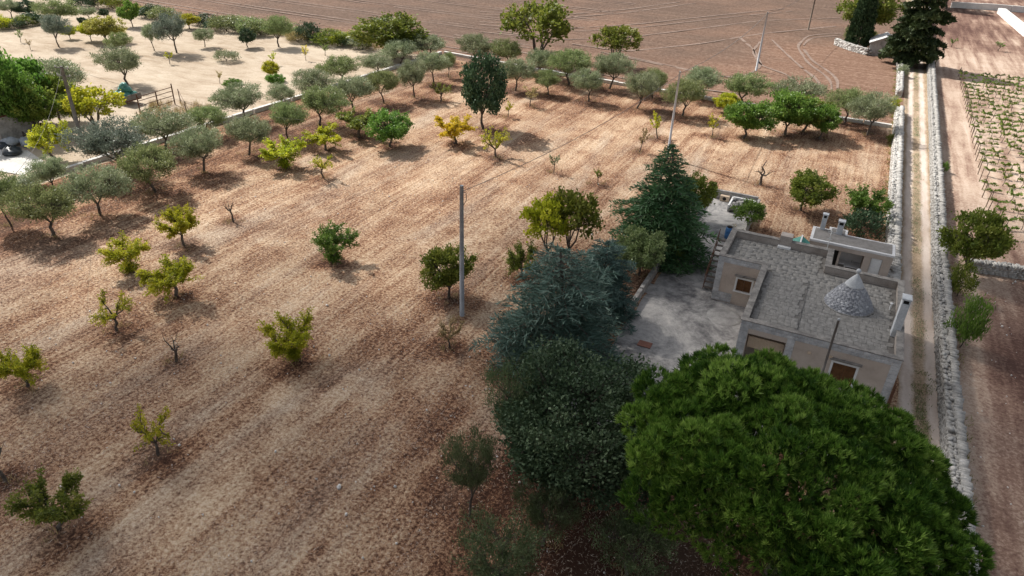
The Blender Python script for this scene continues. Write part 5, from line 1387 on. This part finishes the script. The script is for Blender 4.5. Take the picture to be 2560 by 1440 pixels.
# dry grass: along walls, in the middle of the lane, around the gate
def grass_tufts(name, label, spots, blades, hgt_, mat, seed):
    r = np.random.default_rng(seed); c = np.repeat(spots, blades, 0) + r.normal(0, 1, (len(spots) * blades, 3)) * [.16, .16, 0]
    a = unit(np.stack([r.normal(0, .35, len(c)), r.normal(0, .35, len(c)), np.ones(len(c))], 1)); l = hgt_ * (.5 + r.random(len(c)))
    V, F = leaf_quads(c + a * l[:, None] * .45, a, l, .03, r)
    tag(link(name, np_mesh(name, V, F, np.repeat(r.random(len(c)), 4), LM[mat])), label, 'grass', kind='stuff')
r = np.random.default_rng(72)
yy = r.uniform(-6, 120, 700); le, re_2 = road_edges(yy); mid = (le + re_2) / 2
keep = vnoise(yy, yy * 0, 4, 5) > .3
grass_tufts('lane_grass', 'dry grass strip growing in the middle of the lane', np.stack([mid + r.normal(0, .14, len(yy)), yy, 0 * yy + .02], 1)[keep], 9, .13, 'olive', 1)
yy = r.uniform(-8, 5, 60); grass_tufts('lane_weeds', 'low dark weeds in the middle of the lane beside the house', np.stack([10.2 + r.normal(0, .25, 60), yy, 0 * yy + .02], 1), 22, .16, 'olive_green', 2)
sp = [at(*p) for p in zip(r.uniform(350, 530, 150), r.uniform(262, 330, 150))]
grass_tufts('dry_grass', 'tall rusty dry grass around the field gate', np.array(sp), 26, .7, 'tan', 3)
sp = np.stack([np.where(r.random(260) < .5, 12.35, 7.75) + r.normal(0, .12, 260), r.uniform(-12, 95, 260), np.zeros(260)], 1)
grass_tufts('wall_weeds', 'weeds and dry grass at the foot of the lane walls', sp[(sp[:, 1] > 22) | (sp[:, 0] > 10)], 14, .3, 'midgreen', 4)
sp = np.stack([r.uniform(-140, -60, 260), 61 + r.normal(0, 1.0, 260), np.zeros(260)], 1); sp[:, 1] += np.clip((-sp[:, 0] - 90) * .06, 0, 5)
grass_tufts('hedge_grass', 'dry grass tangled through the hedge by the ploughed field', sp, 26, .9, 'tan', 6)
fs = np.array([(s_[0], s_[1], 0) for s_ in SOIL_SHADE_SPOTS if s_[1] < 60]); fs = np.repeat(fs, 5, 0) + r.normal(0, .45, (len(fs) * 5, 3)) * [1, 1, 0]
grass_tufts('trunk_grass', 'uncut dry grass around the orchard trunks', fs, 14, .28, 'tan', 7)

ground_sheets()

# ------------------------------------------------------------------ the passing cloud whose shade lies over the yard
def cloud():
    r = np.random.default_rng(3); H = 620.0
    edge = np.array([(60, 42), (14, 30), (-12, 22), (-24, 4), (-37, -14), (-50, -30), (-70, -66)], float)
    n = 60000; x = r.uniform(-75, 95, n); y = r.uniform(-110, 65, n)
    dmin = np.full(n, 1e9); side = np.ones(n)
    for a, b in zip(edge[:-1], edge[1:]):
        d = b - a; t = np.clip(((x - a[0]) * d[0] + (y - a[1]) * d[1]) / (d @ d), 0, 1)
        px, py = a[0] + d[0] * t, a[1] + d[1] * t; q = np.hypot(x - px, y - py)
        s_ = np.sign((x - a[0]) * d[1] - (y - a[1]) * d[0]); upd = q < dmin; dmin[upd] = q[upd]; side[upd] = s_[upd]
    sd = -dmin * side                                       # positive inside the cloud
    cover = np.clip((sd + 17) / 34, 0, 1); cover = cover * cover * (3 - 2 * cover)
    cover = cover * .96 * np.clip(.85 + .3 * vnoise(x + 200, y + 200, 22, 5), 0, 1.15)
    tau = -np.log(1 - np.clip(cover, 0, .955)); rad = 1.0; area = math.pi * rad ** 2
    lam = n / (170 * 175.0)
    keep = r.random(n) < tau / (area * lam)
    x, y = x[keep], y[keep]; n = len(x); k = 1 / math.tan(math.radians(SUN_EL))
    z = H + r.uniform(-18, 18, n)
    c = np.stack([x - .955 * z * k, y + .296 * z * k, z], 1)
    # eight sided puffs
    V0 = np.array([(1, 0, 0), (-1, 0, 0), (0, 1, 0), (0, -1, 0), (0, 0, 1), (0, 0, -1)], float) * rad * 1.18
    F0 = np.array([(0, 2, 4), (2, 1, 4), (1, 3, 4), (3, 0, 4), (2, 0, 5), (1, 2, 5), (3, 1, 5), (0, 3, 5)])
    V = (c[:, None] + V0[None] * r.uniform(.7, 1.3, (n, 1, 1))).reshape(-1, 3); F = (F0[None] + 6 * np.arange(n)[:, None, None]).reshape(-1, 3)
    m, nt, out = nodes('white cloud droplets'); finish(nt, out, (.9, .9, .9), 1.0, None, spec=0)
    print('cloud puffs', n)
    tag(link('cloud', np_mesh('cloud', V, F, None, m)), 'white cumulus cloud drifting high above and left of the farm', 'cloud', kind='stuff')
cloud()
